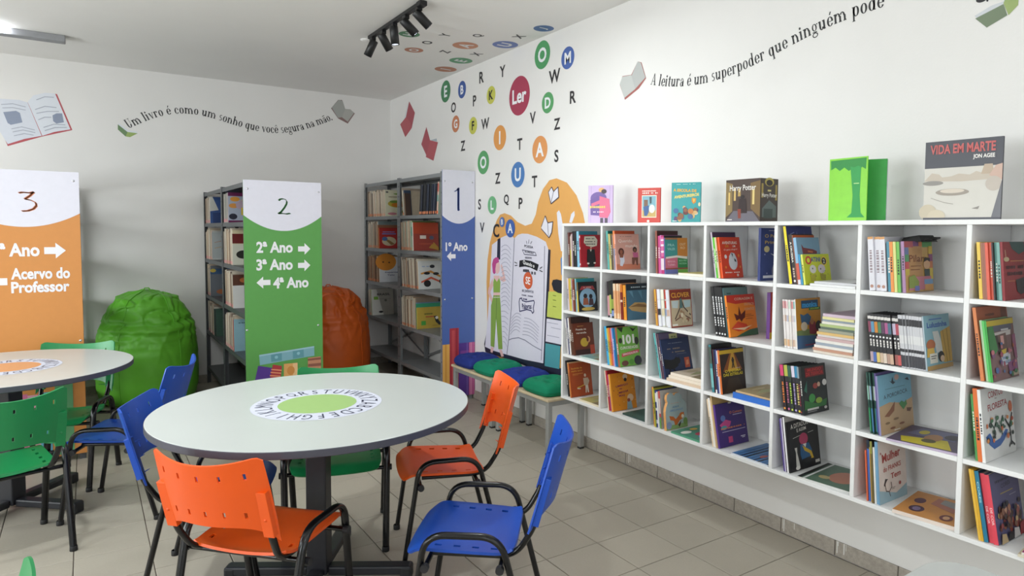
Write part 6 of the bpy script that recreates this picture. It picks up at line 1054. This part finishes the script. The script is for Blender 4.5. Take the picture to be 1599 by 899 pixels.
# boxed set: front and side printed
bx = MB(); bx.box((0, 0, 0), (.205, .13, .203), mat('3c302c', .4)); o = bx.build('boxed_set'); tag(o, 'dark boxed book set with white title, on top of the shelf', 'book')
o.matrix_world = Matrix.Translation((-.30, -5.187, ZT+.0004)) @ Matrix.Rotation(R(-90), 4, 'Z')
p = MB(); add_print(p, A['wiz'], o=(0, 0, 0), u=(1,0,0), v=(0,0,1), base=.0003, step=.00012, sx=.205, sy=.203); p.build('front_print', o)
p = MB(); add_print(p, A['wiz2'], o=(.205, 0, 0), u=(0,1,0), v=(0,0,1), base=.0003, step=.00012, sx=.13, sy=.203); p.build('side_print', o)
# bright green book standing slightly open
o = empty('book', (-.30, -5.747, ZT+.0004), R(-90)); tag(o, 'bright green book standing half open, on top of the shelf', 'book')
fb = MB(); fb.box((0, -.002, 0), (.172, .002, .258), mat('86d62e', .35)); f_ = fb.build('front_cover', o); f_.rotation_euler = (0, 0, R(-2))
p = MB(); add_print(p, A['treefront'], o=(0, -.002, 0), u=(1,0,0), v=(0,0,1), base=.0003, step=.00012, sx=.172, sy=.258); p.build('cover_print', f_)
bb = MB(); bb.box((0, .028, 0), (.215, .032, .252), mat('2f9a3a', .4)); bb.box((0, -.001, 0), (.215, .0006, .252), mat('35a142', .4)); b_ = bb.build('back_cover', o); b_.rotation_euler = (0, 0, R(24)); b_.location = (.0, .006, 0)
pg = MB(); pg.box((.004, .0007, .003), (.2155, .0278, .2505), mat('c6cbcc', .7)); q_ = pg.build('pages', b_)

# ------------------------------------------------------------------ picture books in the steel bookcases
CREAMS = ['d8cdb8', 'c8b8a0', 'e0d8c8', 'b8a898', 'd0b8a0', 'a89888', 'c8c0b0', '8a7868', 'e4dccc', 'b89878', '9a8a7c', '6a5a50']
THIN = MB()
def steel_row(where, x0, yl, z, width, to, seed, lean, last, start=8, sticker='e08a60', h=(.24, .275), cols=CREAMS, maxw=.27, clear=.315, tr=(.008, .016)):
    """thin spines from the +y end until `to` (y of the first of the last books), then the books in `last`"""
    r = random.Random(seed); sp = []; y = yl-start/1000
    while y > to:
        t = r.uniform(*tr); sp.append((t, r.uniform(*h), .24, r.choice(cols), r.choice(cols), dict(sticker=sticker, spine=[], stuff=THIN))); y -= t/math.cos(R(lean))+.0006
    return row(where, where, x0, yl, z+.0005, width, start/1000, lean, sp+list(last), setback=(.004, .016), maxw=maxw, clear=clear)
ST = [('e', .5, .6, .3, .2, 'c8a850')]
def last(label, t, h, w_, sc, cc, art=None, st=None): return (t, h, w_, sc, cc, dict(label=label, art=art, spine=[], sticker=st))
C1 = [('e', .6, .86, .22, .03, '7a9a48'), t_('TONAL', .42, .74, .06, '6a5a3a', .5), ('e', .52, .48, .40, .14, 'b8a438'), ('e', .55, .44, .28, .08, 'c87828'), ('e', .4, .56, .2, .05, '6a8a38'), ('e', .8, .18, .2, .05, '9a9a48'), ('e', .3, .1, .2, .05, 'c8808a'), ('e', .1, .92, .06, .03, '4a4a4a')]
C2 = [('r', .05, .04, .95, .96, 'a82c28'), t_('VAMPIRO', .5, .80, .08, '6a86c0', .62), ('r', .15, .68, .85, .73, '5a78b8'), ('e', .5, .34, .36, .22, 'c8b898'), ('p', [(.2,.5),(.5,.4),(.8,.2),(.6,.16)], '8a6a40'), ('e', .28, .46, .14, .1, '4a6a9a')]
C3 = [('r', .0, .60, 1, 1, 'b8482a'), ('r', 0, 0, 1, .60, '9a4034'), ('r', .26, .42, .5, .54, 'e8dcd0'), ('e', .72, .46, .09, .07, '5a5a70'), ('p', [(.6,.1),(.8,.3),(1,.1),(1,.0)], 'b88a38'), ('e', .5, .24, .3, .03, 'b0503c')]
C4 = [('e', .28, .80, .44, .34, 'd88a34'), ('e', .16, .8, .04, .03, '4a2a1a'), ('e', .42, .78, .04, .03, '4a2a1a'), t_('Espantar', .55, .38, .07, '3a3a6a', .62), t_('Tatu', .48, .28, .06, '3a3a6a', .3), ('e', .92, .54, .14, .10, '22242a'), ('e', .92, .68, .1, .08, 'e8e4dc')]
C5 = [t_('Tucano', .36, .80, .05, '7a98c0', .4), ('p', [(.1,.58),(.5,.66),(.9,.46),(.86,.40),(.5,.58),(.1,.52)], 'c88a40'), ('p', [(.1,.28),(.5,.44),(.95,.24),(.9,.2),(.5,.36),(.1,.22)], 'c85a40'), ('e', .34, .56, .12, .05, '1c1c20'), ('e', .7, .54, .12, .05, '22242a'), ('e', .56, .8, .10, .06, '2a2a2e'), ('e', .34, .2, .14, .12, '22201f'), ('e', .9, .26, .09, .09, '22201f')]
C6 = [('p', [(0,1),(.24,1),(.52,0),(0,0)], 'dcdbd4'), t_('BRASIL', .56, .80, .09, '26282a', .6), ('r', .1, .6, .3, .72, '7ab040'), ('e', .64, .56, .06, .05, '6a6a62'), ('e', .4, .12, .10, .04, '26282a'), ('l', [(.3,.62),(.9,.62)], .003, '7a7a70')]
C7 = [t_('Tuca', .46, .68, .09, '4a5a2a', .34), ('r', .34, .52, .74, .57, 'b84a38'), ('r', .16, .16, .34, .36, '4a9a40'), ('p', [(.66,.56),(.78,.58),(.86,.34),(1,.12),(.86,.14),(.74,.28)], '1c1e22'), ('e', .78, .48, .06, .07, 'ece4d8'), ('l', [(.6,.12),(.98,.14)], .003, '6a4a2a')]
rowsB = ['top shelf', 'second shelf', 'third shelf', 'fourth shelf']
def wb(r, bay): return f'{rowsB[r]}, {bay} bay, blue bookcase'
def wg(r, bay): return f'{rowsB[r]}, {bay} bay, green bookcase'
yL, yR = -.10, -1.055
KW = dict(maxw=.27)
steel_row(wb(0, 'far'), -.32, yL, LV_B[0], .93, -0.627, 1, 4, [last('cream picture book with a yellow and green cover', .01, .275, .25, 'e4dcc8', 'd8d4b8', C1)], h=(.25,.285), start=20)
steel_row(wb(1, 'far'), -.32, yL, LV_B[1], .93, -0.400, 2, 3, [last('grey teal picture book behind the red one', .01, .29, .24, 'c8ccc8', '7a8888'), (.02, .25, .24, 'c8a080', '8a5a40', dict(sticker='e08a60', spine=[])), last('small red book with a framed creature', .012, .22, .22, 'd87a40', 'a02824', C2)], h=(.25,.29), start=18)
steel_row(wb(2, 'far'), -.32, yL, LV_B[2], .93, -0.438, 3, 2, [last('white picture book with a smiling orange sun', .01, .27, .262, 'dcd8d0', 'cfd0d4', C4)], h=(.24,.29), start=18, cols=['a88060', 'c8a078', '8a6048', 'd0c0a8', '6a5a4a', 'b89068'])
steel_row(wb(3, 'far'), -.32, yL, LV_B[3], .93, -0.201, 4, 7, [last('grey book with white wedge titled Brasil', .012, .285, .25, '8ab048', 'a8a49a', C6), ], h=(.27,.29), start=35)
steel_row(wb(0, 'near'), -.32, yR, LV_B[0], .30, -1.130, 5, 9, [(.014, .25, .07, '5a6a80', '3a4a60', dict(spine=[])), (.014, .22, .06, '8a6a48', '4a3a34', dict(spine=[]))], start=30)
steel_row(wb(0, 'near')+', right group', -.32, -1.504, LV_B[0], .50, -1.885, 6, -6, [(.03, .285, .25, 'd8b8a8', 'b0c0b0', dict(sticker='e06a40', spine=[('band',.7,.95,'c86a60'),('band',.4,.6,'8ab0a8')]))], h=(.27,.28), start=14, tr=(.012,.02), cols=['22242a', '2c3446', '3a4050', '1c1e22', '2a2c30'])
steel_row(wb(1, 'near'), -.32, yR, LV_B[1], .93, -1.321, 7, 4, [(.02, .285, .25, 'b8c8a0', '6a7a48', dict(spine=[('band',.5,.8,'2a9a78')])), last('brick red picture book with a white label', .025, .27, .262, 'e8e0d8', 'b0462e', C3)], h=(.27,.29), start=14, cols=['d89878', 'e0d0b8', 'c8b8a0', 'b8a890', '8ab0a0'])
steel_row(wb(2, 'near'), -.32, yR, LV_B[2], .93, -1.474, 8, 6, [last('white picture book with black birds on bent branches', .012, .27, .26, 'e8e0cc', 'd0d0cc', C5)], h=(.26,.295), start=20)
steel_row(wb(3, 'near'), -.32, yR, LV_B[3], .93, -1.414, 9, 3, [(.012, .25, .25, '7a98b0', '6a88a0', dict(spine=[])), (.012, .24, .25, '3a9a70', '3a9a70', dict(spine=[])), last('mustard book with a toucan', .012, .205, .262, 'd0c060', 'b89c40', C7)], h=(.26,.30), start=16)
# one last row detail: tall books behind the mustard and Brasil books lean at the right end
def tailbook(label, x, y, z, t, h, w_, sc, lean): return book(label, Matrix.Translation((x, y, z+.0005)) @ Matrix.Rotation(-R(lean), 4, 'X'), t, h, w_, sc, sc, None, None, [])
G1 = [('p', [(0,1),(.1,1),(.3,.5),(0,.45)], 'dcdcd4'), ('e', .62, .76, .3, .2, '3a5aa0'), ('e', .72, .8, .14, .08, 'a8b8d0'), ('r', .1, .0, 1, .4, '2c4478'), ('e', .86, .36, .12, .16, 'b8a060')]
G2 = [('r', 0, 0, 1, .07, '6a2050'), ('r', 0, .88, 1, 1, '6a2050'), ('r', 0, .07, 1, .88, 'a8b0c0'), ('e', .2, .78, .14, .08, 'd8943a'), ('e', .16, .56, .14, .08, 'd8944a'), ('e', .6, .7, .26, .12, 'c8b0a8'), ('e', .14, .2, .12, .10, '2a2a3a'), ('e', .4, .58, .18, .14, 'b8a0b0'), ('r', .38, .25, 1, .50, 'd8b828'), ('r', .42, .42, .95, .45, '4a3a20'), ('r', .42, .35, .95, .38, '4a3a20')]
G3 = [('r', 0, .05, 1, .95, 'b8c0c0'), ('l', [(.1,.6),(.6,.72),(1,.62)], .004, 'c07848'), ('l', [(.1,.4),(.6,.52),(1,.42)], .004, 'c8a048'), ('e', .7, .4, .2, .06, '1c1c20'), ('e', .6, .2, .16, .12, '22242a'), ('e', .8, .16, .1, .1, '2a2a2e')]
G4_ = [('r', 0, .62, 1, .9, '6a1c1c'), ('r', 0, 0, 1, .6, 'd0d0c0'), ('e', .7, .5, .3, .12, '7a9a40'), ('e', .3, .3, .2, .12, '2a2a24'), ('e', .8, .1, .2, .06, '5a4a30')]
G5 = [('r', 0, 0, 1, .72, '6a7078'), ('r', 0, .72, 1, .9, '3a5a80'), ('e', .1, .84, .1, .06, 'c8b048'), ('e', .4, .14, .2, .08, 'b06a40'), ('e', .8, .1, .2, .1, '1c1c1c')]
G6 = [('e', .3, .78, .16, .08, 'c8683a'), ('r', 0, .68, 1, 1, '5a3424'), ('e', .36, .84, .16, .08, 'b86a38'), ('r', 0, 0, 1, .64, 'd8d8d4'), ('e', .8, .42, .4, .12, '5a8a48'), ('e', .78, .2, .36, .2, 'c85a34'), ('r', .66, .06, .8, .24, 'e4e4f0')]
G7 = [('e', .66, .58, .22, .08, 'd8983a'), ('l', [(.72,.5),(.66,.2)], .004, '4a4a58'), ('p', [(.66,.5),(.84,.5),(.8,.3),(.72,.4)], '8fa8c8'), t_('OS PASSAROS', .5, .88, .05, '5a7a80', .7)]
gL, gR = -.07, -1.105
pk = 'e88a98'
steel_row(wg(0, 'far'), -1.93, gL, LV_G[0], .98, -0.359, 21, 2, [last('blue book with a white page shape', .01, .275, .25, 'd8d4cc', '3a5a96', G1)], sticker=pk, h=(.22,.245), start=30, clear=.248)
steel_row(wg(1, 'far'), -1.93, gL, LV_G[1], .98, -0.398, 22, 2, [last('pale book with black bird drawings', .012, .27, .25, 'd89070', 'c8ccc8', G3)], sticker=pk, h=(.25,.30), start=40)
steel_row(wg(2, 'far'), -1.93, gL, LV_G[2], .98, -0.318, 23, 2, [last('grey book with a dark blue top band', .012, .29, .25, 'b8a890', '6a7078', G5)], sticker=pk, h=(.25,.30), start=40)
steel_row(wg(3, 'far'), -1.93, gL, LV_G[3], .98, -0.496, 24, 4, [(.012, .25, .24, k, k, dict(spine=[])) for k in ['3a4a44', '7a9a94', '2c3a34', '4a6a5a', '22302c', '3a5a4c']], sticker=pk, h=(.25,.30), start=50)
steel_row(wg(0, 'near'), -1.93, gR, LV_G[0], .93, -1.321, 25, 1, [last('maroon edged book with a yellow title panel', .012, .29, .262, 'c8b8c0', '6a2050', G2)], sticker=pk, h=(.22,.245), start=10, clear=.248, cols=['b8b0a8', '8a8a80', 'c8c8c0', '9aa098'])
steel_row(wg(1, 'near'), -1.93, gR, LV_G[1], .93, -1.501, 26, 3, [last('cream and maroon book with a dark rock', .012, .28, .26, 'e4dcc8', 'd8cca8', G4_)], sticker=pk, h=(.26,.30), start=10)
steel_row(wg(2, 'near'), -1.93, gR, LV_G[2], .93, -1.501, 27, 4, [last('brown and white book with a green and orange creature', .012, .27, .26, 'e0d8cc', 'd8d8d4', G6)], sticker=pk, h=(.26,.30), start=10)
steel_row(wg(3, 'near'), -1.93, gR, LV_G[3], .93, -1.486, 28, 2, [last('light blue book with a long legged orange bird', .012, .262, .26, 'c84a34', '8fb8c4', G7)], sticker=pk, h=(.26,.30), start=10)

tag(THIN.build('picture_books'), 'rows of thin cream and brown picture book spines in the steel bookcases', 'books', None, 'stuff')
